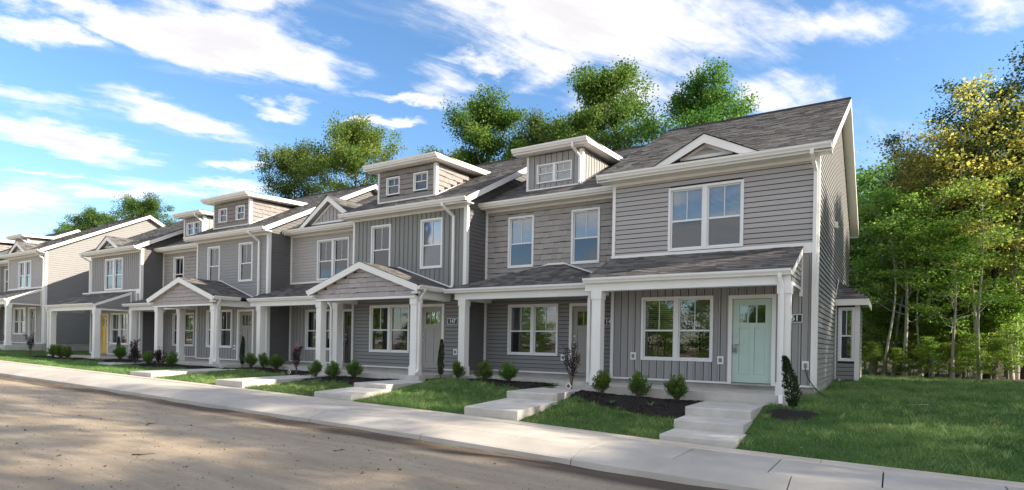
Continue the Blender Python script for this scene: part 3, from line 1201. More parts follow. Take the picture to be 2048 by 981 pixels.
    if 'gablet' in h:
        gablet(root, *h['gablet'][:3], yf, h['gablet'][3], SID[h['gablet'][4]], single, seed + 20, h['gablet'][5])
    if 'dormer' in h:
        q = h['dormer']
        dormer(root, q[0], q[1], yf, q[2], SID[q[3]], single, seed + 30, q[4], q[5])
    # porch
    pslab = h.get('slab', (x0, x1))
    porch_slab(root, pslab[0], pslab[1], yf, HOUSE_GROUND - dz * 0.5)
    p = h['porch']
    if p[0] == 'shed':
        shed_porch(root, p[1], p[2], yf, seed + 50, lm if h.get('pg') is None else SID[h['pg']], side_r=p[3], side_l=p[4], posts=p[5])
    elif p[0] == 'hip':
        hip_porch(root, p[1], p[2], yf, p[3], p[4], seed + 50, p[5])
    else:
        gable_porch(root, p[1], p[2], yf, seed + 50, SID[p[3]], single, p[4])
    for x, z in h.get('outlets', ()):
        outlet(root, x, z, yf)
    if 'number' in h:
        n = h['number']
        number_sign(root, n[0], n[1], 1.455, 1.65, yf, n[2])
    if 'spout' in h:
        ds = MB()
        xs = h['spout']
        zl = h.get('spout_z', 2.66)
        duct(ds, [(xs - .18, yf - OV - 0.06, EAVE - 0.13), (xs - .18, yf - OV - 0.06, EAVE - 0.2), (xs, yf - 0.08, EAVE - 0.52), (xs, yf - 0.08, zl + .1), (xs, yf - 0.16, zl + .03)], 0.085, 0.06)
        ds.build('downspout', WHITE, root)
    for pts in h.get('ducts', ()):
        ds = MB()
        duct(ds, pts, 0.08, 0.06)
        ds.build('downspout', WHITE, root)
    return root


def bay_window(root, yf):
    """box bay on the right side wall of the end house"""
    ya, yb, xo = 5.36, 7.85, 0.63
    win = (0.10, 0.54, 0.50, 2.14)
    b = MB()
    wall_panel(b, 0.0, xo, ya, ya + 0.08, -0.05, 2.32, [(win[0] + .03, win[1] - .03, win[2] + .03, win[3] - .03)])
    b.box(xo - 0.08, xo, ya + 0.08, yb, -0.05, 2.32).box(0.0, xo - .08, yb - 0.08, yb, -0.05, 2.32)
    b.box(0.0, xo - .08, ya + 0.08, yb - .08, -0.05, 0.0)
    m = SID['char']
    bay = b.build('bay', GAP_SHADE, root)
    clad('lap', m, bay, 0, ya, 0, -0.05, 2.30, lambda z: (0.055, xo - 0.085), [(win[0], win[1], win[2], win[3])], True, 5)
    clad('lap', m, bay, xo, 0, R(90), -0.05, 2.30, lambda z: (ya + 0.09, yb - 0.02), (), False, 6)
    t = MB()
    t.box(xo - 0.085, xo + 0.042, ya - 0.042, ya, -0.08, 2.30).box(xo + .001, xo + 0.042, ya, ya + 0.085, -0.08, 2.30)
    t.box(0.0, 0.055, ya - 0.042, ya, -0.06, 2.30)
    t.build('corner_board', WHITE, bay)
    f = MB()
    o = 0.27
    f.box(0.0, xo + o, ya - o, ya - o + 0.025, 2.19, 2.385).box(xo + o - 0.025, xo + o, ya - o + .025, yb + o, 2.19, 2.385)
    f.box(0.0, xo + o - .025, ya - o + 0.025, yb + o, 2.30, 2.325)
    f.build('bay_fascia', WHITE, bay)
    A, B, C, D = (0, ya - o, 2.39), (xo + o, ya - o, 2.39), (0.0, 6.15, 3.02), (0.0, 7.05, 3.02)
    E_ = (xo + o, yb + o, 2.39)
    F_ = (0.0, yb + o, 2.39)
    d = MB()
    slab_from(d, [A, B, C], 0.03)
    slab_from(d, [B, E_, D, C], 0.03)
    slab_from(d, [E_, F_, D], 0.03)
    r = d.build('bay_roof', DECK, root)
    shingles(r, [(A[0], A[1] - .02, A[2]), (B[0] + .02, B[1] - .02, B[2]), C], 11)
    shingles(r, [B, E_, D, C], 12)
    fl = MB().prism([(0.032, ya - o, 2.42), (0.032, 6.15, 3.05), (0.032, 6.15, 3.13), (0.032, ya - o - .02, 2.50)], (0.012, 0, 0))
    fl.build('flashing', WHITE, r)
    window(root, *win, ya, 1, blind=0.0)


DOORM = dict(
    mint=mat('mint_door', (0.52, 0.66, 0.59), 0.4, 0.03, 2.0),
    greige=mat('greige_door', (0.36, 0.34, 0.32), 0.45, 0.03, 2.0),
    taupe=mat('taupe_door', (0.34, 0.32, 0.30), 0.45, 0.03, 2.0),
    espresso=mat('espresso_door', (0.055, 0.045, 0.042), 0.4, 0.08, 2.0),
    pewter=mat('pewter_door', (0.27, 0.26, 0.25), 0.45, 0.04, 2.0),
    yellow=mat('yellow_door', (0.72, 0.46, 0.10), 0.4, 0.03, 2.0),
)

ZU0, ZU1, ZL0, ZL1 = 3.34, 5.02, 0.47, 2.15

house_a = townhouse(dict(
    x0=-5.1, x1=0.0, yf=0.0, proud=True, single=True, side='char', side_siding='gable', bay=True,
    label='end townhouse with mint green front door and house number 151, nearest to the woods',
    up=('lap', 'mauve'), low=('bb', 'slate'), split=3.27, band=True, band_box=-0.28,
    win_up=[(-3.52, -1.63, ZU0, 5.0)], win_low=[(-4.21, -2.32, ZL0, ZL1)],
    door=(-1.95, -0.85, 2.14, DOORM['mint']), lockbox=True, blind_up=1.0, blind_low=0.55,
    gablet=(-2.54, 1.30, 6.17, 'lap', 'mauve', 0.50),
    porch=('shed', -5.12, -0.30, True, False, (-0.44, -4.78)), pg='char', slab=(-5.02, -0.28),
    outlets=[(-4.42, 0.57), (-2.12, 0.52), (-0.19, 0.45)], number=(-0.68, -0.27, '151'),
    ducts=[[(-0.52, -1.79, 2.42), (-0.52, -1.79, 2.36), (-0.47, -1.745, 2.12), (-0.47, -1.745, -0.16), (-0.45, -1.85, -0.33)],
           [(-0.09, -0.46, 5.37), (-0.09, -0.46, 5.28), (-0.045, -0.075, 4.98), (-0.045, -0.075, 0.02)]],
))
ORG = Vector((-5.1, 0, 0))
bay_window(house_a, 0)
vc = MB().box(0.02, 0.10, 4.35, 4.55, 4.42, 4.6)
vc.prism([(0.02, 4.32, 4.42), (0.16, 4.32, 4.42), (0.02, 4.32, 4.62)], (0, 0.03, 0))
vc.build('vent_cap', WHITE, house_a)
ORG = Vector((0, 0, 0))

townhouse(dict(
    x0=-10.18, x1=-5.1, yf=1.1, proud=False, single=True, side='char',
    label='shake walled townhouse with hip porch roof and taupe door beside the mint door house',
    up=('shake', 'brown'), low=('lap', 'char'), split=2.5,
    win_up=[(-9.26, -8.28, ZU0, ZU1), (-6.93, -5.97, ZU0, ZU1)], win_low=[(-9.21, -7.34, 0.49, 2.14)],
    door=(-6.95, -5.85, 2.13, DOORM['taupe']), lockbox=True, blind_low=0.55,
    dormer=(-8.86, -6.84, 'bb', 'slate', [(-8.47, -7.18, 6.13, 6.75)], True),
    porch=('hip', -10.5, -5.0, -7.72, -7.18, (-9.86, -5.38)), slab=(-10.1, -5.04),
    outlets=[(-7.14, 0.45)], number=(-5.80, -5.40, '149'),
    ducts=[[(-5.40, -0.72, 2.40), (-5.40, -0.72, 2.30), (-5.47, -0.65, 2.10), (-5.47, -0.65, -0.12), (-5.45, -0.72, -0.16)]],
))
townhouse(dict(
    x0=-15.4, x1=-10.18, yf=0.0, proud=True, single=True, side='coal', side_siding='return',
    label='townhouse with house number 147, olive charcoal upper wall and shake porch gable',
    up=('bb', 'olive'), low=('lap', 'char'), split=2.5,
    win_up=[(-14.46, -13.5, ZU0, ZU1), (-12.11, -11.15, ZU0, ZU1)], win_low=[(-14.46, -12.55, ZL0, ZL1)],
    door=(-12.12, -11.03, 2.14, DOORM['greige']), blind_low=0.6,
    dormer=(-14.62, -11.88, 'shake', 'umber', [(-14.19, -13.54, 6.19, 6.83), (-12.88, -12.22, 6.19, 6.83)], False),
    porch=('gable', -13.08, 2.50, 'rose', (-15.22, -10.88)), slab=(-15.36, -10.55),
    outlets=[(-10.52, 0.55)], number=(-10.86, -10.45, '147'), spout=-10.66, spout_z=2.62,
))
townhouse(dict(
    x0=-20.45, x1=-15.4, yf=1.1, proud=False, side='char',
    label='townhouse with wide board gable on its eave and dark brown front door',
    up=('lap', 'mauve'), low=('bb', 'slate'), split=3.27, band=True,
    win_up=[(-18.72, -16.82, ZU0, ZU1)], win_low=[(-19.38, -17.5, ZL0, ZL1)],
    door=(-17.16, -16.06, 2.13, DOORM['espresso']), lockbox=True, blind_up=0.0, blind_low=0.0,
    gablet=(-17.75, 1.78, 6.70, 'bb', 'mauve', 0.66),
    porch=('shed', -20.8, -15.1, False, False, (-20.2, -15.66)), slab=(-20.4, -15.42),
    outlets=[(-17.42, 0.5)],
    ducts=[[(-15.95, -0.66, 2.40), (-15.95, -0.66, 2.3), (-15.83, -0.62, 2.05), (-15.83, -0.62, -0.1)]],
))
townhouse(dict(
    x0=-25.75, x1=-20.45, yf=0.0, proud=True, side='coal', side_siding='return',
    label='townhouse with cream blinds in its porch window and pewter front door',
    up=('lap', 'slate'), low=('bb', 'slate'), split=2.5,
    win_up=[(-24.85, -23.9, ZU0, ZU1), (-22.48, -21.5, ZU0, ZU1)], win_low=[(-24.84, -22.91, ZL0, ZL1)],
    door=(-22.54, -21.36, 2.14, DOORM['pewter']), blind_low=1.0, cream=True, blind_up=0.5,
    dormer=(-25.2, -22.45, 'shake', 'umber', [(-24.78, -24.13, 6.19, 6.83), (-23.45, -22.8, 6.19, 6.83)], False),
    porch=('gable', -23.84, 2.52, 'rose', (-25.95, -21.62)), slab=(-25.72, -20.8),
    outlets=[(-22.68, 0.5)], spout=-21.0, spout_z=2.62,
))
townhouse(dict(
    x0=-30.85, x1=-25.75, yf=1.1, proud=False, side='char',
    label='narrow looking townhouse set back beside the yellow door house',
    up=('shake', 'brown'), low=('bb', 'slate'), split=2.5,
    win_up=[(-29.8, -28.84, ZU0, ZU1), (-27.6, -26.64, ZU0, ZU1)], win_low=[(-29.81, -27.83, ZL0, ZL1)],
    door=(-27.6, -26.5, 2.13, DOORM['pewter']), blind_up=0.0, blind_low=0.4,
    dormer=(-29.72, -27.9, 'bb', 'slate', [(-29.45, -28.2, 6.19, 6.83)], True),
    porch=('hip', -31.1, -25.6, -28.5, -27.9, (-30.6, -26.2)), slab=(-30.75, -25.7),
))
townhouse(dict(
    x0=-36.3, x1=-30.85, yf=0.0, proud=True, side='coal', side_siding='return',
    label='townhouse with golden yellow front door and sloping porch roof',
    up=('bb', 'slate'), low=('lap', 'pale'), split=3.30, band=True, band_box=-31.2,
    win_up=[(-34.67, -32.7, ZU0 + .04, ZU1 + .05)], win_low=[(-33.91, -32.02, ZL0, ZL1)],
    door=(-35.27, -34.2, 2.13, DOORM['yellow']), blind_up=1.0, blind_low=0.45,
    gablet=(-33.75, 1.32, 6.22, 'bb', 'slate', 0.5),
    porch=('shed', -37.3, -31.7, True, True, (-31.86, -36.9)), pg='char', slab=(-37.1, -31.6),
    outlets=[(-34.05, 0.5)],
    ducts=[[(-36.5, -0.46, 5.37), (-36.5, -0.46, 5.3), (-36.34, -0.07, 5.05), (-36.34, -0.07, 2.6)],
           [(-37.05, -1.79, 2.42), (-37.05, -1.79, 2.3), (-37.05, -1.74, 2.1), (-37.05, -1.74, 0.0)]],
))
# second row, further up the street
townhouse(dict(
    x0=-46.6, x1=-41.0, yf=-0.5, dz=0.47, proud=True, side='char', side_siding='gable',
    label='gable end townhouse of the far row with its long side wall half in sun',
    up=('lap', 'pale'), low=('bb', 'pale'), split=3.30, band=True, band_box=-41.4,
    win_up=[(-44.9, -42.97, ZU0, ZU1)], win_low=[(-45.63, -43.7, ZL0, ZL1)],
    door=(-43.3, -42.2, 2.13, DOORM['pewter']), blind_up=0.0, blind_low=0.0,
    gablet=(-44.3, 1.32, 6.2, 'bb', 'slate', 0.5),
    porch=('shed', -46.7, -41.35, True, False, (-41.5, -46.4)), pg='pale', slab=(-46.6, -41.3),
    ducts=[[(-41.15, -0.96, 5.37), (-41.15, -0.96, 5.28), (-41.1, -0.57, 5.0), (-41.1, -0.57, 0.0)]],
))
townhouse(dict(
    x0=-51.7, x1=-46.6, yf=0.6, dz=0.47, proud=False, side='char',
    label='set back townhouse of the far row with a board dormer, at the left edge',
    up=('bb', 'slate'), low=('lap', 'char'), split=2.5,
    win_up=[(-50.8, -49.84, ZU0, ZU1), (-48.4, -47.5, ZU0, ZU1)], win_low=[(-50.7, -48.8, ZL0, ZL1)],
    door=(-48.4, -47.3, 2.13, DOORM['espresso']), blind_up=0.5, blind_low=0.3,
    dormer=(-50.4, -48.3, 'bb', 'pale', [(-50.0, -48.75, 6.19, 6.83)], True),
    porch=('hip', -52.0, -46.4, -49.3, -48.8, (-51.4, -47.0)), slab=(-51.6, -46.6),
))
townhouse(dict(
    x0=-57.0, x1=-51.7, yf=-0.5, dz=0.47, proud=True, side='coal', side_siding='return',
    label='last roof of the far row just showing at the left edge',
    up=('lap', 'char'), low=('lap', 'char'), split=2.5,
    win_up=[(-56.0, -55.1, ZU0, ZU1), (-53.6, -52.7, ZU0, ZU1)], win_low=[(-56.0, -54.1, ZL0, ZL1)],
    door=(-53.7, -52.6, 2.13, DOORM['pewter']), blind_up=0.5, blind_low=0.3,
    dormer=(-56.1, -53.4, 'shake', 'umber', [(-55.7, -55.05, 6.19, 6.83), (-54.4, -53.75, 6.19, 6.83)], False),
    porch=('gable', -54.3, 2.5, 'rose', (-56.5, -52.2)), slab=(-56.9, -52.0),
))
ORG = Vector((0, 0, 0))
# ------------------------------------------------------------------ ground
SXX = [-90, -70, -60, -42, -30, -20, -15, -10.5, -5.5, -1, 3, 20, 60]
SZZ = [0.45, 0.25, 0.12, -0.13, -0.34, -0.49, -0.57, -0.66, -0.74, -0.87, -0.92, -1.1, -1.4]
BXX = [-90, -50, -42, -38, -36, -31, -26, -20, -15, -12, -9, -6, -5, -3, 0, 3, 60]
BZZ = [0.35, 0.15, 0.05, -0.22, -0.29, -0.27, -0.29, -0.31, -0.37, -0.37, -0.27, -0.30, -0.36, -0.43, -0.38, -0.36, -0.6]
RYY = [-5.15, -3.6, -2.2, -1, 0, 5, 12, 20, 40, 100]
RZZ = [0.0, 0.36, 0.60, 0.75, 0.83, 0.95, 0.92, 0.80, 0.5, 0.2]


def walk_z(x):
    return np.interp(x, SXX, SZZ)


def ground_z(x, y):
    zs = walk_z(x)
    zb = np.interp(x, BXX, BZZ)
    t = np.clip((np.asarray(y, float) + 5.15) / 3.0, 0, 1)
    front = zs + (zb - zs) * t ** 1.1
    right = -0.9 + np.interp(y, RYY, RZZ) * 0.78 + np.where(np.asarray(y) < 0, (zs + 0.9) * (1 - t), 0)
    k = np.clip((np.asarray(x, float) + 0.7) / 1.0, 0, 1)
    k = k * k * (3 - 2 * k)
    z = front * (1 - k) + right * k
    return np.where(np.asarray(y) < -5.16, zs - 0.4, z)

def np_mesh(name, verts, faces, m, tint=None, smooth=False):
    verts = np.asarray(verts, np.float32)
    faces = np.asarray(faces, np.int32)
    me = bpy.data.meshes.new(name)
    n, k = faces.shape
    me.vertices.add(len(verts))
    me.vertices.foreach_set('co', verts.ravel())
    me.loops.add(n * k)
    me.loops.foreach_set('vertex_index', faces.ravel())
    me.polygons.add(n)
    me.polygons.foreach_set('loop_start', np.arange(0, n * k, k, dtype=np.int32))
    if smooth:
        me.polygons.foreach_set('use_smooth', np.ones(n, dtype=bool))
    me.materials.append(m)
    if tint is not None:
        at = me.attributes.new('tint', 'FLOAT', 'FACE')
        at.data.foreach_set('value', np.asarray(tint, np.float32))
    me.update(calc_edges=True)
    me.validate()
    return me


def grid_mesh(name, xs, ys, zf, m, smooth=True):
    xs, ys = np.asarray(xs, float), np.asarray(ys, float)
    X, Y = np.meshgrid(xs, ys, indexing='ij')
    Z = zf(X, Y)
    v = np.stack([X, Y, Z], -1).reshape(-1, 3)
    a, b = len(xs), len(ys)
    i, j = np.meshgrid(np.arange(a - 1), np.arange(b - 1), indexing='ij')
    q = (i * b + j).ravel()
    f = np.stack([q, q + b, q + b + 1, q + 1], -1)
    return np_mesh(name, v, f, m, smooth=smooth)


def ground_material():
    m = bpy.data.materials.new('lawn_and_forest_floor')
    m.use_nodes = True
    t = NT(m.node_tree)
    tc = t.n('ShaderNodeTexCoord').outputs['Object']
    sep = t.n('ShaderNodeSeparateXYZ')
    t.put(sep.inputs[0], tc)
    n1 = t.noise(tc, 0.9, 5, 0.6)
    n2 = t.noise(tc, 14.0, 4, 0.6)
    g = t.ramp(n1, [(0.3, (0.055, 0.10, 0.030)), (0.55, (0.080, 0.14, 0.038)), (0.75, (0.11, 0.14, 0.048))])
    soil = t.ramp(n2, [(0.3, (0.045, 0.036, 0.025)), (0.7, (0.10, 0.080, 0.052))])
    w = t.math('ADD', sep.outputs[1], t.math('MULTIPLY', t.math('SUBTRACT', n1, 0.5), 3.0))
    k = t.smooth(w, 11.2, 13.0)
    c = t.mix(t.smooth(n2, 0.52, 0.75, 0, 0.55), g, soil)
    c = t.mix(k, c, soil)
    bare = t.ramp(n1, [(0.3, (0.26, 0.20, 0.135)), (0.7, (0.40, 0.32, 0.22))])  # unseen ground across the road, coloured pale to bounce light onto the fronts
    c = t.mix(t.smooth(sep.outputs[1], -17.5, -16.5, 1.0, 0.0), c, bare)
    b = t.n('ShaderNodeBsdfPrincipled')
    b.inputs['Roughness'].default_value = 0.95
    b.inputs['Specular IOR Level'].default_value = 0.1
    t.put(b.inputs['Base Color'], c)
    bp = t.n('ShaderNodeBump')
    bp.inputs['Strength'].default_value = 0.6
    bp.inputs['Distance'].default_value = 0.03
    t.put(bp.inputs['Height'], n2)
    t.put(b.inputs['Normal'], bp.outputs[0])
    o = t.n('ShaderNodeOutputMaterial')
    t.put(o.inputs[0], b.outputs[0])
    return m


def road_material():
    m = bpy.data.materials.new('dusty_dirt_road')
    m.use_nodes = True
    t = NT(m.node_tree)
    tc = t.n('ShaderNodeTexCoord').outputs['Object']
    sep = t.n('ShaderNodeSeparateXYZ')
    t.put(sep.inputs[0], tc)
    mp = t.n('ShaderNodeMapping')
    mp.inputs['Scale'].default_value = (0.12, 1.0, 1)
    t.put(mp.inputs[0], tc)
    n1 = t.noise(mp.outputs[0], 0.9, 6, 0.62, 0.4)
    n2 = t.noise(tc, 26.0, 5, 0.65)
    n3 = t.noise(mp.outputs[0], 3.4, 6, 0.65, 0.3)
    c = t.ramp(n1, [(0.25, (0.35, 0.262, 0.175)), (0.5, (0.465, 0.365, 0.255)), (0.75, (0.58, 0.47, 0.345))])
    c2 = t.ramp(n3, [(0.35, (0.27, 0.222, 0.172)), (0.65, (0.52, 0.445, 0.35))])
    c = t.mix(0.4, c, c2)
    c = t.mix(t.smooth(n2, 0.3, 0.7, 0.0, 0.35), c, (0.24, 0.195, 0.15))
    # mud that has collected in the gutter
    w = t.math('ADD', sep.outputs[1], t.math('MULTIPLY', t.math('SUBTRACT', n1, 0.5), 0.9))
    k = t.math('MULTIPLY', t.smooth(w, -8.3, -7.85), t.smooth(n3, 0.28, 0.45, 0.35, 1.0))
    c = t.mix(t.math('MULTIPLY', k, 0.9), c, (0.085, 0.062, 0.046))
    b = t.n('ShaderNodeBsdfPrincipled')
    b.inputs['Roughness'].default_value = 0.92
    b.inputs['Specular IOR Level'].default_value = 0.2
    t.put(b.inputs['Base Color'], c)
    bp = t.n('ShaderNodeBump')
    bp.inputs['Strength'].default_value = 0.8
    bp.inputs['Distance'].default_value = 0.02
    t.put(bp.inputs['Height'], t.math('ADD', n2, t.math('MULTIPLY', n3, 1.5)))
    t.put(b.inputs['Normal'], bp.outputs[0])
    o = t.n('ShaderNodeOutputMaterial')
    t.put(o.inputs[0], b.outputs[0])
    return m


rng = np.random.default_rng(5)
gx = np.concatenate([[-900, -400, -200, -120], np.arange(-90, 24, 0.5), [30, 40, 60, 100, 200, 400, 900]])
gy = np.concatenate([[-900, -400, -200, -100, -50, -30, -22, -17.2, -16.9, -12, -5.3], [-5.15], np.arange(-4.9, 20, 0.35), [25, 32, 40, 60, 100, 200, 400, 900]])


def gz(x, y):
    z = ground_z(x, y)
    z = z + 0.018 * np.sin(x * 2.3 + y * 1.1) * np.sin(y * 2.9 - x * 0.7) * (y > -5) * (y < 30)
    return np.where(y < -17, walk_z(x) - 0.15, z)


tag(mk('ground', grid_mesh('ground', gx, gy, gz, ground_material())), kind='structure')


def road_z(x, y):
    u = np.sin(x * 1.7 + 3 * np.sin(y * 0.8)) * 0.008 + np.sin(y * 5.1 + x * 0.6) * 0.008 + np.sin(x * 4.3 - y * 3.7) * 0.005
    u = u - 0.045 * np.clip((y + 7.8) / 0.45, 0, 1)
    return walk_z(x) - 0.165 + 0.02 * np.clip(-(y + 7.4), 0, 4) + u


tag(mk('road', grid_mesh('road', np.arange(-90, 14, 0.22), np.concatenate([np.linspace(-17.1, -8.2, 45), np.linspace(-8.05, -7.17, 11)]), road_z, road_material())), kind='structure')

# sidewalk of separate slabs
WALK = mat('sidewalk_concrete', (0.50, 0.455, 0.40), 0.85, 0.16, 0.8, 0.3, 70, objvar=0.05)
EDGE = mat('edging_concrete', (0.54, 0.475, 0.395), 0.85, 0.12, 1.2, 0.3, 80, objvar=0.05)
JOINT = mat('joint_dirt', (0.10, 0.085, 0.07), 0.95, 0.2, 8)


def strip(mb, xa, xb, prof):
    """profile [(y, dz)] top line swept between two x, closed below"""
    za, zb = float(walk_z(xa)), float(walk_z(xb))
    n = len(prof)
    k = len(mb.v)
    for x, z in ((xa, za), (xb, zb)):
        for y, d in prof:
            mb.v.append((x, y, z + d))
        mb.v.append((x, prof[-1][0], z - 0.32))
        mb.v.append((x, prof[0][0], z - 0.32))
    m = n + 2
    for i in range(m):
        j = (i + 1) % m
        mb.f.append((k + i, k + m + i, k + m + j, k + j))
    mb.f.append(tuple(k + i for i in range(m)))
    mb.f.append(tuple(k + m + i for i in range(m - 1, -1, -1)))


sb = MB()
xsw = np.arange(-80, 13, 4.0)
for a, b in zip(xsw[:-1], xsw[1:]):
    strip(sb, a, b, [(-7.12, -0.17), (-6.85, -0.06), (-5.16, -0.02)])
walk = tag(sb.build('sidewalk', JOINT), kind='structure')
x = 12.1
while x > -76:
    b = MB()
    strip(b, x - 1.314, x, [(-6.70, -0.008), (-6.685, 0.0), (-5.512, 0.0), (-5.50, -0.008)])
    b.build('paving_slab', WALK, walk)
    x -= 1.334
x = 11.3
while x > -76:
    b = MB()
    strip(b, x - 2.66, x, [(-5.49, -0.01), (-5.47, 0.012), (-5.18, 0.016), (-5.15, 0.002)])
    b.build('edging_slab', EDGE, walk)
    x -= 2.668
cb = MB()
curb = None
xs_c = np.arange(12.6, -78, -3.05)
cbb = MB()
for a in xs_c:
    cbb = MB()
    strip(cbb, a - 3.035, a, [(-7.25, -0.26), (-7.215, -0.135), (-7.16, -0.112), (-7.02, -0.072), (-6.87, -0.026), (-6.77, -0.006), (-6.712, -0.004)])
    o = cbb.build('curb_section' if curb else 'curb', WALK, curb)
    if curb is None:
        curb = tag(o, kind='structure')

# front walks and steps
def steps(label, name, blocks):
    """blocks: (x0,x1,yfront,yback,z at front,z at back,depth)"""
    x0, x1, ya = blocks[-1][0], blocks[-1][1], blocks[-1][2]
    root = empty(name, ((x0 + x1) / 2, ya, blocks[-1][4] - 0.2), label, 'steps' if len(blocks) > 1 else 'walk', 'concrete front walks')
    for (a, b, yf, yb, zf, zb, dp) in blocks:
        r = 0.02
        m = MB()
        pr = [(yf, zf - dp), (yf, zf - r), (yf + r * 0.4, zf - r * 0.35), (yf + r * 1.2, zf), (yb, zb), (yb, zb - dp)]
        m.prism([(a, y, z) for y, z in pr], (b - a, 0, 0))
        o = m.build('step' if len(blocks) > 1 else 'walk_slab', CONC, root, org=root.location)
        bv = o.modifiers.new('bevel', 'BEVEL')
        bv.width = 0.012
        bv.segments = 2
        bv.limit_method = 'ANGLE'


steps('three broad concrete steps leading up to the mint green door', 'concrete_steps', [
    (-2.00, -0.74, -3.42, -1.80, -0.375, -0.365, 0.30), (-1.97, -0.71, -4.25, -3.40, -0.555, -0.545, 0.30), (-1.95, -0.66, -5.13, -4.22, -0.735, -0.72, 0.40)])
steps('two step concrete walk between the mint door steps and number 147', 'concrete_steps', [
    (-6.32, -5.06, -3.40, -0.72, -0.305, -0.30, 0.34), (-6.28, -4.92, -5.14, -3.38, -0.545, -0.465, 0.40)])
steps('two step concrete walk in front of the number 147 porch', 'concrete_steps', [
    (-11.2, -9.95, -3.75, -1.80, -0.325, -0.315, 0.34), (-11.18, -9.80, -5.13, -3.72, -0.50, -0.44, 0.40)])
steps('long flat concrete walk with one step by the flowering myrtle', 'concrete_walk', [(-15.6, -14.25, -5.16, -0.7, -0.385, -0.315, 0.40)])
steps('flat concrete walk with one step in front of the cream blind window', 'concrete_walk', [(-20.75, -19.35, -5.14, -1.85, -0.335, -0.30, 0.40)])
steps('short concrete walk beyond the purple shrubs near the yellow door', 'concrete_walk', [(-27.3, -26.0, -3.4, -0.7, -0.26, -0.25, 0.30)])
steps('far concrete walk below the porch of the gable end house', 'concrete_walk', [(-43.6, -42.2, -4.6, -2.4, 0.0, 0.08, 0.3)])

# mulch beds
MULCH = mat('dark_mulch', (0.021, 0.0165, 0.0145), 0.95, 0.4, 18, 0.9, 55)
BED_X = [-60, -37.4, -31.6, -30, -26, -21, -20, -16, -15.7, -11.2, -11.0, -9.8, -6.4, -4.95, -4.0, -2.05]
BED_Y = [-2.6, -2.6, -2.9, -2.4, -3.2, -2.7, -1.7, -2.2, -3.0, -3.2, -1.4, -1.5, -2.4, -2.5, -3.05, -3.9]


def bed_edge(x):
    return np.interp(x, BED_X, BED_Y) + 0.10 * np.sin(np.asarray(x) * 1.9) + 0.05 * np.sin(np.asarray(x) * 5.3)


def bed(xa, xb, back, label):
    xs = np.linspace(xa, xb, max(6, int((xb - xa) / 0.07)))
    ts = np.linspace(0, 1, 34)
    X, T = np.meshgrid(xs, ts, indexing='ij')
    e = bed_edge(X)
    Yv = back + (e - back) * T
    r = np.random.default_rng(int(abs(xa) * 10))
    Z = gz(X, Yv) + 0.03 * np.sqrt(np.clip(1 - T, 0, 1)) + 0.012 + r.normal(0, 0.008, X.shape)
    Z[:, -1] -= 0.03
    v = np.stack([X, Yv, Z], -1).reshape(-1, 3)
    a, b = X.shape
    i, j = np.meshgrid(np.arange(a - 1), np.arange(b - 1), indexing='ij')
    q = (i * b + j).ravel()
    f = np.stack([q, q + 1, q + b + 1, q + b], -1)
    # loose chips
    n = int((xb - xa) * 160)
    cx = r.uniform(xa, xb, n)
    ce = bed_edge(cx)
    cy = back + (ce - back) * r.uniform(0, 1.02, n)
    cz = gz(cx, cy) + 0.04
    an = r.uniform(0, 6.28, n)
    ln, wd = r.uniform(0.012, 0.04, n), r.uniform(0.006, 0.014, n)
    dx, dy = np.cos(an), np.sin(an)
    tl = r.normal(0, 0.012, (n, 4))
    cv = np.stack([np.stack([cx + sx * dx * ln - sy * dy * wd, cy + sx * dy * ln + sy * dx * wd, cz + tl[:, k]], -1)
                   for k, (sx, sy) in enumerate(((-1, -1), (1, -1), (1, 1), (-1, 1)))], 1).reshape(-1, 3)
    cf = np.arange(n * 4).reshape(-1, 4) + len(v)
    tag(mk('mulch_bed', np_mesh('mulch_bed', np.concatenate([v, cv]), np.concatenate([f, cf]), MULCH)), label, kind='structure')


bed(-4.92, -2.03, -1.82, 'dark mulch bed')
bed(-9.75, -6.35, -0.72, 'dark mulch bed')
bed(-5.05, -4.94, -1.82, 'dark mulch bed')
bed(-15.4, -11.25, -1.82, 'dark mulch bed')
bed(-10.9, -9.98, -0.72, 'dark mulch bed')
bed(-20.3, -15.65, -0.72, 'dark mulch bed')
bed(-25.7, -20.85, -1.82, 'dark mulch bed')
bed(-31.0, -25.8, -0.72, 'dark mulch bed')
bed(-37.0, -31.2, -1.82, 'dark mulch bed')
# mulch ring round the upright shrub on the corner
ring_v, ring_f = [(-0.12, -2.62, float(gz(-0.12, -2.62)) + 0.05)], []
for i in range(36):
    an = i / 36 * 2 * math.pi
    rr = 0.42 + 0.05 * math.sin(3 * an) + 0.03 * math.sin(7 * an)
    px, py = -0.12 + rr * 1.1 * math.cos(an), -2.62 + rr * math.sin(an)
    ring_v.append((px, py, float(gz(px, py)) + 0.012))
    ring_f.append((0, 1 + i, 1 + (i + 1) % 36))
tag(mk('mulch_bed', np_mesh('mulch_ring', ring_v, ring_f, MULCH)), 'dark mulch ring', kind='structure')

# grass
GRASS = leaf_mat('grass_blade', (0.075, 0.15, 0.042), (0.15, 0.26, 0.075), (0.36, 0.42, 0.16), 0.35)


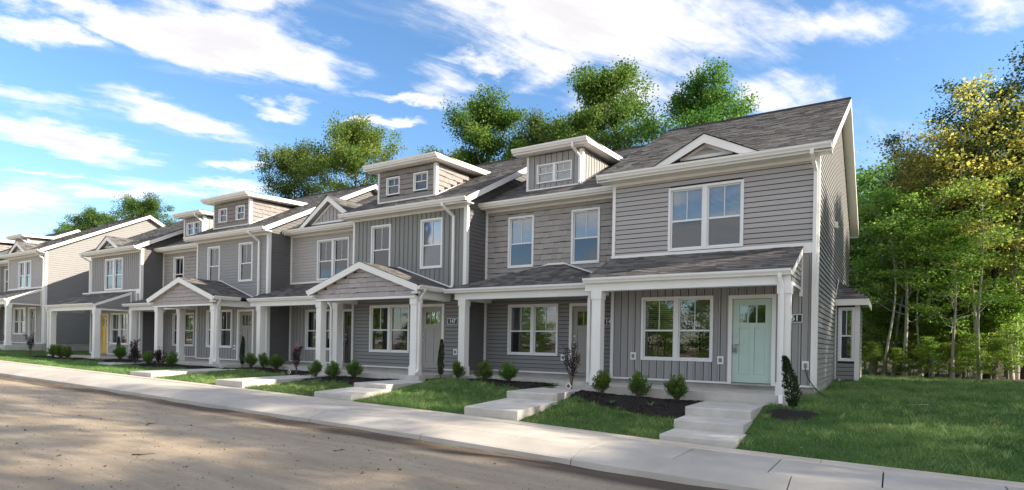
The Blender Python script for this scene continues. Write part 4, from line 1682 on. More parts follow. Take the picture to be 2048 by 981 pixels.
def on_lawn(x, y):
    ok = (y > -5.17) & (y < 13.5)
    ok &= ~((x < 0.02) & (y > -0.05))
    ok &= ~((x > -0.1) & (x < 0.66) & (y > 5.3) & (y < 7.9))
    for a, b, yb in ((-37.2, -31.5, -1.8), (-25.8, -20.7, -1.8), (-15.4, -10.5, -1.8), (-5.1, -0.25, -1.8)):
        ok &= ~((x > a) & (x < b) & (y > yb))
    for a, b in ((-31.5, -25.8), (-20.7, -15.4), (-10.5, -5.1)):
        ok &= ~((x > a) & (x < b) & (y > -0.7))
    for a, b, ya in ((-2.02, -0.64, -5.2), (-6.34, -4.9, -5.2), (-11.22, -9.78, -5.2), (-15.62, -14.23, -5.2), (-20.77, -19.33, -5.2), (-27.3, -26, -3.4)):
        ok &= ~((x > a) & (x < b) & (y > ya))
    ok &= ~((x < -2.0) & (x > -37) & (y > bed_edge(x) + 0.02))
    ok &= ((x + 0.12) ** 2 / 1.2 + (y + 2.62) ** 2) > 0.17
    return ok


def grass(label, xa, xb, ya, yb, dens, seed, fall=0.0):
    r = np.random.default_rng(seed)
    n = int((xb - xa) * (yb - ya) * dens)
    x, y = r.uniform(xa, xb, n), r.uniform(ya, yb, n)
    keep = on_lawn(x, y)
    # thin out with distance from the street, and clump
    cl = 0.5 + 0.5 * np.sin(x * 7.1 + 2 * np.sin(y * 5.3)) * np.sin(y * 6.7 + 1.5 * np.sin(x * 4.9))
    pt = 0.5 + 0.5 * np.sin(x * 2.2 + 2.4 * np.sin(y * 1.7)) * np.sin(y * 2.7 + 1.6 * np.sin(x * 1.5))
    keep &= r.random(n) < np.clip(0.45 + 0.7 * cl, 0, 1) * (0.3 + 0.7 * pt) / (1 + fall * np.clip(y + 5, 0, 99))
    x, y, cl = x[keep], y[keep], cl[keep]
    n = len(x)
    z = gz(x, y) - 0.004
    h = r.uniform(0.03, 0.085, n) * (0.7 + 0.6 * cl) * (1 + 0.02 * np.clip(y + 5, 0, 20))
    an = r.uniform(0, 2 * np.pi, n)
    w = r.uniform(0.004, 0.009, n) * (1 + 0.05 * np.clip(y + 5, 0, 20))
    lean = r.uniform(0.2, 1.1, n) * h
    la = r.uniform(0, 2 * np.pi, n)
    p0 = np.stack([x - np.cos(an) * w, y - np.sin(an) * w, z], -1)
    p1 = np.stack([x + np.cos(an) * w, y + np.sin(an) * w, z], -1)
    p2 = np.stack([x + np.cos(la) * lean, y + np.sin(la) * lean, z + h], -1)
    v = np.stack([p0, p1, p2], 1).reshape(-1, 3)
    big = 0.5 + 0.5 * np.sin(x * 1.3 + 1.7 * np.sin(y * 0.9)) * np.sin(y * 1.6 + x * 0.4)
    pat = 0.5 + 0.5 * np.sin(x * 3.1 + 2.2 * np.sin(y * 2.3)) * np.sin(y * 3.7 + 1.3 * np.sin(x * 2.1))
    tint = np.clip(r.beta(2, 3.5, n) * 0.55 + 0.40 * big + 0.40 * (pat - 0.45), 0, 1)
    h = h * (0.75 + 0.7 * pat)
    v[2::3, 2] = z + h
    tint = np.where(r.random(n) < 0.04, 1.0, tint)
    tag(mk('grass', np_mesh('grass', v, np.arange(3 * n).reshape(-1, 3), GRASS, tint)), label, 'grass', kind='stuff')


grass('lawn grass of the open corner beside the mint door house', -0.75, 5.2, -5.18, 11.5, 2100, 1, 0.06)
grass('lawn grass between the mint door steps and the next walk', -4.95, -1.98, -5.18, -2.3, 2200, 2)
grass('lawn grass left of the second concrete walk', -9.82, -6.26, -5.18, -1.2, 1900, 3)
grass('lawn grass left of the number 147 walk', -14.3, -11.1, -5.18, -2.8, 1600, 4)
grass('lawn grass left of the long flat walk', -19.4, -15.5, -5.18, -1.4, 1200, 5)
grass('lawn grass before the cream blind house and its neighbour', -31, -20.7, -5.18, -2.2, 700, 6)
grass('lawn grass before the far row', -48, -31, -5.18, -0.5, 380, 7)

def weeds(label, xa, xb, ya, yb, n, seed):
    r = np.random.default_rng(seed)
    cx, cy = r.uniform(xa, xb, n), r.uniform(ya, yb, n)
    k = on_lawn(cx, cy)
    cx, cy = cx[k], cy[k]
    m = 34
    x = np.repeat(cx, m) + r.normal(0, 0.05, len(cx) * m)
    y = np.repeat(cy, m) + r.normal(0, 0.05, len(cx) * m)
    q = len(x)
    z = gz(x, y) - 0.005
    h = r.uniform(0.06, 0.15, q)
    an, la = r.uniform(0, 6.28, q), r.uniform(0, 6.28, q)
    w, ln = r.uniform(0.004, 0.008, q), r.uniform(0.4, 1.2, q) * h
    v = np.stack([np.stack([x - np.cos(an) * w, y - np.sin(an) * w, z], -1), np.stack([x + np.cos(an) * w, y + np.sin(an) * w, z], -1),
                  np.stack([x + np.cos(la) * ln, y + np.sin(la) * ln, z + h], -1)], 1).reshape(-1, 3)
    t = np.clip(np.repeat(r.uniform(0.3, 1.0, len(cx)), m) + r.normal(0, 0.15, q), 0, 1)
    tag(mk('grass', np_mesh('grass', v, np.arange(3 * q).reshape(-1, 3), GRASS, t)), label, 'grass', kind='stuff')


weeds('longer grass tufts dotted over the corner lawn', -0.7, 4.8, -5.1, 9.0, 420, 31)
weeds('longer grass tufts dotted over the strips before the porches', -19.0, -2.0, -5.1, -1.5, 420, 32)
r = np.random.default_rng(41)
fx, fy = r.uniform(-12, 5, 420), r.uniform(-5.1, 8, 420)
fk = on_lawn(fx, fy)
fx, fy = fx[fk], fy[fk]
nf = len(fx)
fz = gz(fx, fy) + 0.035
fa, fs = r.uniform(0, 6.28, nf), r.uniform(0.018, 0.035, nf)
fv = np.stack([np.stack([fx + np.cos(fa + k) * fs * sc_, fy + np.sin(fa + k) * fs * sc_, fz + r.normal(0, 0.01, nf)], -1) for k, sc_ in ((0, 1.2), (1.57, 0.6), (3.14, 1.0), (4.71, 0.6))], 1).reshape(-1, 3)
tag(mk('fallen_leaves', np_mesh('fallen_leaves', fv, np.arange(4 * nf).reshape(-1, 4), mat('fallen_leaf', (0.33, 0.24, 0.09), 0.8, 0.4, 3))), 'dry fallen leaves scattered on the lawns', 'leaves', kind='stuff')

# ------------------------------------------------------------------ planting
def leaf_quads(r, c, direc, ln, wd, droop=0.0, flat=0.0):
    """kite-shaped leaves at c pointing along direc"""
    n = len(c)
    d = direc / np.maximum(np.linalg.norm(direc, axis=1, keepdims=True), 1e-6)
    a = r.normal(size=(n, 3)) * (1 - flat) + np.array([0, 0, 1.6]) * flat
    s = np.cross(d, a)
    s /= np.maximum(np.linalg.norm(s, axis=1, keepdims=True), 1e-6)
    nn = np.cross(d, s)
    ln, wd = ln[:, None], wd[:, None]
    p0 = c
    p1 = c + d * ln * 0.45 + s * wd + nn * wd * 0.3
    p2 = c + d * ln - nn * ln * droop
    p3 = c + d * ln * 0.45 - s * wd + nn * wd * 0.3
    return np.stack([p0, p1, p2, p3], 1).reshape(-1, 3)


def mesh_pair(name, stems, verts, tint, bark, leafm):
    sm = stems.mesh('stems', bark, org=(0, 0, 0))
    n = len(verts) // 4
    lm = np_mesh(name, verts, np.arange(4 * n).reshape(-1, 4), leafm, tint)
    return sm, lm


BARK = mat('shrub_stem', (0.10, 0.08, 0.06), 0.9, 0.2, 20)
LEAF_BOX = leaf_mat('boxwood_leaf', (0.035, 0.075, 0.016), (0.085, 0.17, 0.028), (0.26, 0.35, 0.06), 0.25)
LEAF_COL = leaf_mat('holly_leaf', (0.016, 0.036, 0.014), (0.034, 0.074, 0.026), (0.08, 0.135, 0.05), 0.15)
LEAF_PUR = leaf_mat('purple_leaf', (0.016, 0.010, 0.012), (0.035, 0.018, 0.024), (0.075, 0.035, 0.045), 0.12)
LEAF_TUFT = leaf_mat('daylily_leaf', (0.07, 0.13, 0.05), (0.13, 0.22, 0.09), (0.30, 0.36, 0.20), 0.2)
PINK = mat('pink_blossom', (0.55, 0.09, 0.17), 0.7, 0.2, 20)


def shrub_box(seed, n=2600, rx=0.30, rz=0.30, leafm=LEAF_BOX):
    r = np.random.default_rng(seed)
    st = MB()
    k = 26
    tips = []
    for i in range(k):
        an = r.uniform(0, 6.28)
        el = r.uniform(0.35, 1.5)
        d = np.array([math.cos(an) * math.cos(el), math.sin(an) * math.cos(el), math.sin(el)])
        L = r.uniform(0.75, 1.05)
        tip = d * np.array([rx, rx, rz * 1.75]) * L
        tip[2] += 0.05
        tips.append(tip)
        st.tube([(0, 0, 0), tuple(tip * 0.5 + r.normal(0, 0.012, 3)), tuple(tip)], [0.012, 0.007, 0.003], 4)
    tips = np.array(tips)
    w = r.integers(0, k, n)
    f = r.uniform(0.35, 1.08, n)[:, None] ** 0.7
    c = tips[w] * f + r.normal(0, 0.032, (n, 3))
    c[:, 2] = np.maximum(c[:, 2], 0.03)
    d = tips[w] / np.linalg.norm(tips[w], axis=1, keepdims=True) * 0.9 + r.normal(0, 0.45, (n, 3)) + np.array([0, 0, 0.35])
    v = leaf_quads(r, c, d, r.uniform(0.035, 0.075, n), r.uniform(0.006, 0.013, n))
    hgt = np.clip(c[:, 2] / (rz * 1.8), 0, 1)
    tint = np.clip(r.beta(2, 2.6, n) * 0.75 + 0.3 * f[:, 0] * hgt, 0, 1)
    return mesh_pair('foliage', st, v, tint, BARK, leafm)


def shrub_column(seed, h=1.15, rad=0.15, n=3200, lean=(-0.1, 0)):
    r = np.random.default_rng(seed)
    st = MB()
    for i in range(7):
        an = r.uniform(0, 6.28)
        q = np.array([math.cos(an), math.sin(an)]) * rad * 0.5
        st.tube([(0, 0, 0), (q[0] * .6, q[1] * .6, h * .4), (q[0] + lean[0], q[1] + lean[1], h * .95)], [0.012, 0.008, 0.003], 4)
    z = r.uniform(0.10, 1.0, n) ** 0.9
    prof = np.sqrt(np.clip(z * 3.0, 0, 1)) * np.clip((1.06 - z) * 2.6, 0.15, 1)
    an = r.uniform(0, 6.28, n)
    prof *= 0.9 + 0.16 * np.sin(z * 9 + seed + 1.7 * np.sin(an)) + 0.14 * np.sin(3 * an + z * 21)
    rr = rad * prof * np.sqrt(r.uniform(0.15, 1.1, n))
    c = np.stack([np.cos(an) * rr + lean[0] * z ** 2, np.sin(an) * rr + lean[1] * z ** 2, z * h], -1)
    d = np.stack([np.cos(an) * 0.8, np.sin(an) * 0.8, np.full(n, 0.9)], -1) + r.normal(0, 0.4, (n, 3))
    v = leaf_quads(r, c, d, r.uniform(0.035, 0.065, n), r.uniform(0.008, 0.014, n))
    return mesh_pair('foliage', st, v, r.beta(2, 2.6, n), BARK, LEAF_COL)


def shrub_myrtle(seed, h=1.15, spread=0.38, n=900):
    r = np.random.default_rng(seed)
    st = MB()
    pts = []
    for i in range(6):
        an = i * 1.05 + r.uniform(-.3, .3)
        sp = spread * r.uniform(0.35, 1.0)
        hh = h * r.uniform(0.65, 1.0)
        path = [np.array([0, 0, 0.0])]
        for t in (0.3, 0.6, 0.85, 1.0):
            path.append(np.array([math.cos(an) * sp * t ** 1.3, math.sin(an) * sp * t ** 1.3, hh * t]) + r.normal(0, 0.015, 3))
        st.tube([tuple(p) for p in path], [0.010, 0.008, 0.006, 0.004, 0.002], 5)
        for j in range(n // 6):
            t = r.uniform(0.35, 1.0)
            k = min(int(t * 4), 3)
            p = path[k] + (path[k + 1] - path[k]) * (t * 4 - k)
            pts.append(p + r.normal(0, 0.035, 3))
    c = np.array(pts)
    n = len(c)
    v = leaf_quads(r, c, r.normal(0, 1, (n, 3)) + np.array([0, 0, 0.3]), r.uniform(0.035, 0.06, n), r.uniform(0.010, 0.017, n), 0.2)
    return mesh_pair('foliage', st, v, r.beta(2, 3, n), BARK, LEAF_PUR)


def tuft(seed):
    r = np.random.default_rng(seed)
    v, f, tn = [], [], []
    for i in range(26):
        an = r.uniform(0, 6.28)
        L = r.uniform(0.14, 0.26)
        up = r.uniform(0.5, 1.2)
        d = np.array([math.cos(an), math.sin(an)])
        s = np.array([-d[1], d[0]]) * 0.008
        k = len(v)
        for t in (0.02, 0.5, 1.0):
            p = d * L * t
            z = L * up * (t - 0.62 * t * t) * 1.5
            w = (1 - t * 0.85)
            v.append((p[0] - s[0] * w, p[1] - s[1] * w, z))
            v.append((p[0] + s[0] * w, p[1] + s[1] * w, z))
        f += [(k, k + 1, k + 3, k + 2), (k + 2, k + 3, k + 5, k + 4)]
        t_ = r.random()
        tn += [t_, t_]
    return np_mesh('blades', v, f, LEAF_TUFT, tn)


def plant(name, pair, x, y, s, rot, label, cat, group, sz=None, z=None):
    root = empty(name, (x, y, float(gz(x, y)) + 0.01 if z is None else z), label, cat, group)
    root.rotation_euler = (0, 0, rot)
    root.scale = (s, s, sz or s)
    mk('stems', pair[0], root)
    mk('foliage', pair[1], root)
    return root


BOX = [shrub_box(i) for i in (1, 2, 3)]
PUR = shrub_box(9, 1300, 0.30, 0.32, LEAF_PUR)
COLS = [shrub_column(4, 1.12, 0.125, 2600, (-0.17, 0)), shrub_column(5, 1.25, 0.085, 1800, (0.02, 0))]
MYR = [shrub_myrtle(6, 1.15, 0.30, 760), shrub_myrtle(7, 1.1, 0.2, 700)]
gb = 'round green shrubs in the mulch beds'
for i, (x, y, s, lb) in enumerate([
        (-4.36, -2.20, 0.98, 'dark green shrub before the porch post left of the 151 window'),
        (-3.50, -2.05, 0.98, 'round green shrub below the left half of the number 151 porch window'),
        (-2.56, -2.12, 1.02, 'bright yellow green shrub just left of the mint door steps'),
        (-9.66, -1.02, 0.92, 'dark shrub in front of the porch post right of the 147 sign'),
        (-8.47, -1.30, 0.98, 'round green shrub between post and window of the hip porch house'),
        (-7.56, -1.42, 1.00, 'round green shrub below the window left of the purple myrtle'),
        (-14.34, -2.50, 0.92, 'green shrub by the left post of the 147 porch'),
        (-13.54, -2.45, 0.92, 'green shrub between the left post and window of the 147 porch'),
        (-12.95, -2.15, 0.98, 'spreading yellowish shrub left of the 147 walk'),
        (-20.05, -1.0, 0.98, 'shrub right of the pewter door, first of three before the dark recess'),
        (-19.25, -1.0, 0.98, 'middle shrub of three before the dark recess'),
        (-18.42, -1.0, 1.02, 'rightmost shrub of three before the dark recess'),
        (-24.75, -2.57, 0.95, 'bright green shrub between the two purple shrubs'),
        (-22.60, -2.75, 0.98, 'low green shrub right of the purple shrubs'),
        (-30.10, -1.25, 1.15, 'green shrub beside the slim evergreen near the yellow door'),
        (-34.9, -2.25, 1.1, 'leftmost shrub of three left of the yellow door porch post'),
        (-34.2, -2.2, 1.1, 'middle shrub of three left of the yellow door porch post'),
        (-33.4, -2.2, 1.05, 'rightmost shrub of three left of the yellow door porch post')]):
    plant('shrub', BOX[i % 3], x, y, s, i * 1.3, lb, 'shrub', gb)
for i, (x, y, s, lb) in enumerate([(-26.1, -2.45, 1.15, 'purple leaved shrub near the far walk, left one'), (-23.6, -2.75, 1.15, 'purple leaved shrub in front of the white post, right one')]):
    plant('purple_shrub', PUR, x, y, s, i * 2.1, lb, 'shrub', 'purple shrubs')
for i, (x, y, s, k, lb) in enumerate([
        (-0.12, -2.58, 1.0, 0, 'upright dark evergreen leaning in its mulch ring at the corner of the 151 porch'),
        (-10.32, -1.02, 0.98, 1, 'slim evergreen in front of the number 147 door'),
        (-20.55, -1.05, 1.0, 1, 'slim evergreen in front of the pewter door'),
        (-30.75, -1.05, 0.9, 1, 'slim evergreen near the yellow door')]):
    plant('upright_evergreen', COLS[k], x, y, s, 0.0, lb, 'shrub', 'upright evergreens')
plant('crape_myrtle', MYR[0], -5.42, -1.72, 1.0, 0.6, 'spindly purple myrtle beside the taupe door', 'shrub', 'young myrtles')
mq = plant('crape_myrtle', MYR[1], -15.5, -2.35, 1.0, 0.2, 'slender myrtle with pink blossom left of the 147 porch', 'shrub', 'young myrtles')
bl = MB()
r0 = random.Random(3)
for i in range(30):
    p = Vector((r0.gauss(0.02, 0.05), r0.gauss(0, 0.05), 1.0 + r0.gauss(0, 0.05)))
    bl.prism([p, p + Vector((0.02, 0.005, 0.01)), p + Vector((0.005, 0.02, 0.015))], (0.004, 0.004, 0.012))
bl.build('blossom', PINK, mq)
plant('crape_myrtle', MYR[1], -29.3, -1.0, 1.05, 1.2, 'slender dark myrtle between yellow door porch and recess', 'shrub', 'young myrtles')
plant('crape_myrtle', MYR[0], -37.9, -2.2, 1.1, 2.2, 'spindly shrub at the corner of the far gable end house', 'shrub', 'young myrtles')
TU = [tuft(1), tuft(2)]
for i, (x, y, s, lb) in enumerate([
        (-4.56, -3.05, 0.9, 'small pale leafy tuft nearest the purple myrtle'), (-3.80, -2.95, 0.85, 'small pale leafy tuft in the middle of the 151 bed'),
        (-2.95, -2.80, 0.85, 'small pale leafy tuft nearest the mint door steps'),
        (-13.5, -3.05, 0.8, 'small pale leafy tuft below the left post of the 147 porch'), (-12.5, -3.05, 0.8, 'small pale leafy tuft below the 147 window'),
        (-8.9, -1.6, 0.6, 'small sparse tuft between two shrubs of the hip porch house')]):
    t_ = mk('leafy_tuft', TU[i % 2], None, (x, y, float(gz(x, y)) + 0.015), i * 1.7, (s, s, s))
    tag(t_, lb, 'plant', 'small tufts in the beds')
for x, y, lb in ((-5.32, -2.1, 'small white diamond plant tag at the purple myrtle'), (-15.75, -2.45, 'small white diamond plant tag at the pink myrtle')):
    z = float(gz(x, y)) + 0.13
    tg = MB().prism([(x - .085, y, z), (x, y, z - .085), (x + .085, y, z), (x, y, z + .085)], (0.01, 0.006, 0))
    p = MB().prism([(x - .06, y - .003, z), (x, y - .003, z - .06), (x + .06, y - .003, z), (x, y - .003, z + .06)], (0.0, 0.002, 0))
    o = tag(tg.build('plant_tag', BRASS), lb, 'tag', 'plant tags')
    p.build('tag_print', mat('tag_print_brown', (0.16, 0.09, 0.08), 0.6, 0.2, 30), o)
    MB().tube([(x, y + .008, z - .08), (x, y + .008, z - 0.16)], 0.004, 5).build('tag_stake', DARK, o)

# loose cable from the wall outlet, pale hose on the lawn
cz = lambda x, y: float(gz(x, y)) + 0.02
cab = MB()
cab.smooth = True
cab.tube([(-0.19, -0.10, 0.41), (-0.18, -0.13, 0.33), (-0.12, -0.16, 0.16), (-0.02, -0.18, 0.0), (0.10, -0.2, -0.14), (0.2, -0.2, cz(.2, -.2) + .05), (0.30, -0.22, cz(.3, -.22)), (0.4, -0.3, cz(.4, -.3))], 0.012, 7)
tag(cab.build('cable', DARK), 'black cable plugged into the corner wall outlet and trailing to the lawn', 'cable')
hose = MB()
hose.smooth = True
hp = []
for i in range(22):
    a = i / 21
    px = 1.75 + 0.55 * math.sin(a * 2.6) - 0.25 * a * a
    py = 0.4 - 1.75 * a + 0.35 * a * a
    hp.append((px, py, cz(px, py) + 0.02 + 0.015 * math.sin(a * 9)))
hose.tube(hp, 0.005, 6)
tag(hose.build('hose', mat('pale_hose', (0.30, 0.32, 0.28), 0.6, 0.1, 5)), 'thin pale hose curling across the lawn', 'hose')

# pebbles, clods and twigs on the road
r = np.random.default_rng(21)
n = 3200
px, py = r.uniform(-24, 5, n), -7.35 - r.uniform(0, 1, n) ** 1.2 * 6.0
sc = r.uniform(0.004, 0.013, n) * (1 + (r.random(n) < 0.04) * 1.2)
base = np.array([(1, 0, 0), (-1, 0, 0), (0, 1, 0), (0, -1, 0), (0, 0, 0.7), (0, 0, -0.7)], float)
fc = np.array([(0, 2, 4), (2, 1, 4), (1, 3, 4), (3, 0, 4), (2, 0, 5), (1, 2, 5), (3, 1, 5), (0, 3, 5)])
vv = base[None] * sc[:, None, None] * r.uniform(0.6, 1.3, (n, 6, 1)) + np.stack([px, py, road_z(px, py) + sc * 0.3], -1)[:, None]
tag(mk('road_pebbles', np_mesh('road_pebbles', vv.reshape(-1, 3), (fc[None] + 6 * np.arange(n)[:, None, None]).reshape(-1, 3),
                          mat('road_pebble', (0.16, 0.12, 0.085), 0.95, 0.4, 9))), 'small pebbles and clods strewn over the dirt road', 'gravel', kind='stuff')
for i, (x, y, a, L) in enumerate([(-7.2, -11.4, 0.4, 0.16), (-5.6, -9.3, 1.2, 0.12), (-9.9, -9.9, 2.2, 0.14)]):
    z = float(road_z(x, y)) + 0.012
    tw = MB().tube([(x, y, z), (x + L * math.cos(a), y + L * math.sin(a), z + .01), (x + 1.7 * L * math.cos(a + .5), y + 1.7 * L * math.sin(a + .5), z + .004)], [0.009, 0.007, 0.003], 5)
    tw.tube([(x + L * math.cos(a), y + L * math.sin(a), z + .01), (x + 1.5 * L * math.cos(a - .6), y + 1.5 * L * math.sin(a - .6), z + .02)], [0.005, 0.002], 4)
    tag(tw.build('twig', mat('twig_bark', (0.05, 0.035, 0.025), 0.95, 0.3, 20)), ['broken twig lying on the road nearest the camera', 'small twig on the road near the curb', 'small twig on the road in front of the flat walks'][i], 'twig')

# ------------------------------------------------------------------ trees
BARKS = dict(
    grey=mat('grey_bark', (0.20, 0.18, 0.155), 0.95, 0.35, 6, 0.8, 25, (3, 3, 0.6)),
    pale=mat('pale_bark', (0.40, 0.37, 0.32), 0.95, 0.3, 6, 0.6, 25, (3, 3, 0.6)),
    dark=mat('dark_bark', (0.075, 0.060, 0.050), 0.95, 0.35, 6, 0.8, 25, (3, 3, 0.6)))
LEAVES = dict(
    green=leaf_mat('green_leaf', (0.045, 0.115, 0.022), (0.115, 0.25, 0.042), (0.29, 0.44, 0.085), 0.55),
    olive=leaf_mat('olive_leaf', (0.046, 0.098, 0.024), (0.10, 0.185, 0.040), (0.26, 0.33, 0.09), 0.52),
    dark=leaf_mat('dark_leaf', (0.030, 0.058, 0.019), (0.062, 0.113, 0.030), (0.155, 0.219, 0.063), 0.44),
    lime=leaf_mat('lime_leaf', (0.095, 0.18, 0.030), (0.23, 0.38, 0.058), (0.48, 0.58, 0.13), 0.62),
    gold=leaf_mat('gold_leaf', (0.20, 0.22, 0.035), (0.46, 0.43, 0.09), (0.70, 0.60, 0.20), 0.64),
    turn=leaf_mat('turning_leaf', (0.070, 0.145, 0.028), (0.165, 0.27, 0.048), (0.42, 0.45, 0.10), 0.56))


def tree_proto(seed, H, r0, z0, rad, shape, limbs, leaves, size, leafm, bark, spread=0.55, lean=0.0, wob=0.035, flat=0.0):
    """tapered trunk with limbs and twigs; leaf clumps carried on them"""
    r = np.random.default_rng(seed)
    st = MB()
    st.smooth = True
    npt = 11
    path = []
    dx, dy = r.uniform(-1, 1, 2)
    for i in range(npt):
        t = i / (npt - 1)
        w = wob * H * t
        path.append(np.array([w * math.sin(t * 5 + dx * 3) * 0.6 + lean * t * H, w * math.sin(t * 4 + dy * 5) * 0.6, t * H * 0.95]))
    rr = [r0 * (1.25 if i == 0 else 1.0) * (1 - 0.90 * (i / (npt - 1)) ** 0.8) + 0.008 for i in range(npt)]
    st.tube([tuple(p) for p in path], rr, 9)

    def at(t):
        k = min(int(t * (npt - 1)), npt - 2)
        return path[k] + (path[k + 1] - path[k]) * (t * (npt - 1) - k)
    centers = []
    for i in range(limbs):
        u = (i + r.uniform(0.2, 0.8)) / limbs
        t = (z0 + (H * 0.93 - z0) * u) / (H * 0.95)
        p = at(min(t, 0.99))
        an = i * 2.399 + r.uniform(-.5, .5)
        if shape == 'round':
            prof = math.sqrt(max(0.04, 1 - (2 * u - 0.75) ** 2 / 1.6))
        elif shape == 'vase':
            prof = 0.45 + 0.75 * u * (1.25 - u * 0.9)
        else:
            prof = 1.0 - 0.55 * u
        L = rad * prof * r.uniform(0.5, 1.25)
        el = 0.25 + 0.75 * u + r.uniform(-.15, .2)
        d = np.array([math.cos(an) * math.cos(el), math.sin(an) * math.cos(el), math.sin(el)])
        lp = [p]
        for s in (0.3, 0.6, 1.0):
            q = p + d * L * s + np.array([0, 0, 0.16 * L * s * s]) + r.normal(0, 0.05 * L, 3)
            lp.append(q)
        lr = max(0.012, r0 * 0.42 * (1 - 0.75 * t))
        st.tube([tuple(q) for q in lp], [lr, lr * 0.7, lr * 0.45, lr * 0.15], 6)
        centers += [(lp[2], 0.75), (lp[3], 1.0), ((lp[2] + lp[3]) / 2, 0.9)]
        for j in range(4):
            b = lp[1] + (lp[3] - lp[1]) * r.uniform(0.15, 0.95)
            a2 = an + r.choice((-1, 1)) * r.uniform(0.4, 1.3)
            e2 = el * 0.7 + r.uniform(-.5, .6)
            tw = np.array([math.cos(a2) * math.cos(e2), math.sin(a2) * math.cos(e2), math.sin(e2)]) * L * r.uniform(0.25, 0.55)
            st.tube([tuple(b), tuple(b + tw * 0.5 + r.normal(0, 0.04, 3)), tuple(b + tw)], [lr * 0.3, lr * 0.2, 0.004], 4)
            centers += [(b + tw, 1.0), (b + tw * 0.55, 0.8)]
    for s in (0.90, 0.97, 1.0):
        centers.append((at(min(s, .999)), 1.0))
    C = np.array([c for c, _ in centers])
    W = np.array([w for _, w in centers]) * r.uniform(0.35, 1.5, len(centers))
    k = r.choice(len(C), leaves, p=W / W.sum())
    cs = (spread * r.uniform(0.55, 1.25, len(C)))[k][:, None]
    off = np.clip(r.normal(0, 1, (leaves, 3)), -1.7, 1.7) * cs * np.array([0.62 + 0.15 * flat, 0.62 + 0.15 * flat, 0.42 - 0.30 * flat])
    c = C[k] + off
    c[:, 2] = np.maximum(c[:, 2], z0 * 0.55)
    dr = r.normal(0, 1, (leaves, 3)) + off / np.maximum(np.linalg.norm(off, axis=1, keepdims=True), 1e-3) * 0.6 - np.array([0, 0, 0.25])
    dr[:, 2] *= 1 - 0.75 * flat
    ln = size * r.uniform(0.65, 1.3, leaves)
    v = leaf_quads(r, c, dr, ln, ln * r.uniform(0.28, 0.42, leaves), 0.12, 0.7 * flat)
    ct = r.normal(0, 0.16, len(C))[k]
    tint = np.clip(r.beta(2.2, 2.4, leaves) + ct, 0, 1)
    sm = st.mesh('trunk', BARKS[bark], org=(0, 0, 0))
    lm = np_mesh('crown', v, np.arange(4 * leaves).reshape(-1, 4), LEAVES[leafm], tint)
    return sm, lm


PROTO = dict(
    tall_green=tree_proto(11, 17.5, 0.24, 8.0, 3.5, 'round', 30, 50000, 0.14, 'green', 'grey', 0.66),
    tall_olive=tree_proto(12, 18.0, 0.26, 8.5, 3.5, 'round', 30, 46000, 0.14, 'olive', 'grey', 0.66),
    tall_turn=tree_proto(13, 18.0, 0.28, 8.0, 3.9, 'round', 32, 50000, 0.15, 'turn', 'grey', 0.72),
    tall_dark=tree_proto(14, 10.5, 0.19, 5.8, 2.0, 'vase', 18, 9500, 0.105, 'dark', 'dark', 0.40, 0.0, 0.05, 0.5),
    wood_lime=tree_proto(15, 7.6, 0.085, 2.3, 2.1, 'round', 24, 8000, 0.12, 'lime', 'pale', 0.40, 0.01, 0.06, 0.8),
    wood_gold=tree_proto(16, 9.0, 0.07, 3.8, 2.0, 'vase', 22, 6300, 0.11, 'gold', 'pale', 0.40, -0.01, 0.06, 0.6),
    wood_green=tree_proto(17, 8.0, 0.12, 1.6, 2.2, 'cone', 26, 11000, 0.13, 'green', 'grey', 0.46, 0.0, 0.05, 0.7),
    under=tree_proto(18, 3.8, 0.045, 0.4, 1.6, 'cone', 20, 7500, 0.10, 'lime', 'grey', 0.34, 0.0, 0.06, 0.8),
    bare=tree_proto(19, 7.2, 0.06, 4.2, 1.4, 'vase', 12, 2600, 0.10, 'lime', 'pale', 0.36, 0.02, 0.07, 0.7),
    wood_turn=tree_proto(20, 10.0, 0.16, 3.6, 2.7, 'round', 24, 20000, 0.12, 'turn', 'dark', 0.55, 0.0, 0.05),
    tall_wood=tree_proto(22, 15.5, 0.22, 5.0, 3.0, 'round', 26, 20000, 0.16, 'green', 'grey', 0.62),
)


def tree(kind, x, y, s, rot, label, group, sz=None, name='tree'):
    z = float(gz(x, y)) - 0.08
    root = empty(name, (x, y, z), label, 'tree', group)
    root.rotation_euler = (0.05 * math.sin(rot * 7 + x), 0.05 * math.sin(rot * 5 + y), rot)
    root.scale = (s, s, sz or s)
    mk('trunk', PROTO[kind][0], root)
    mk('crown', PROTO[kind][1], root)
    return root


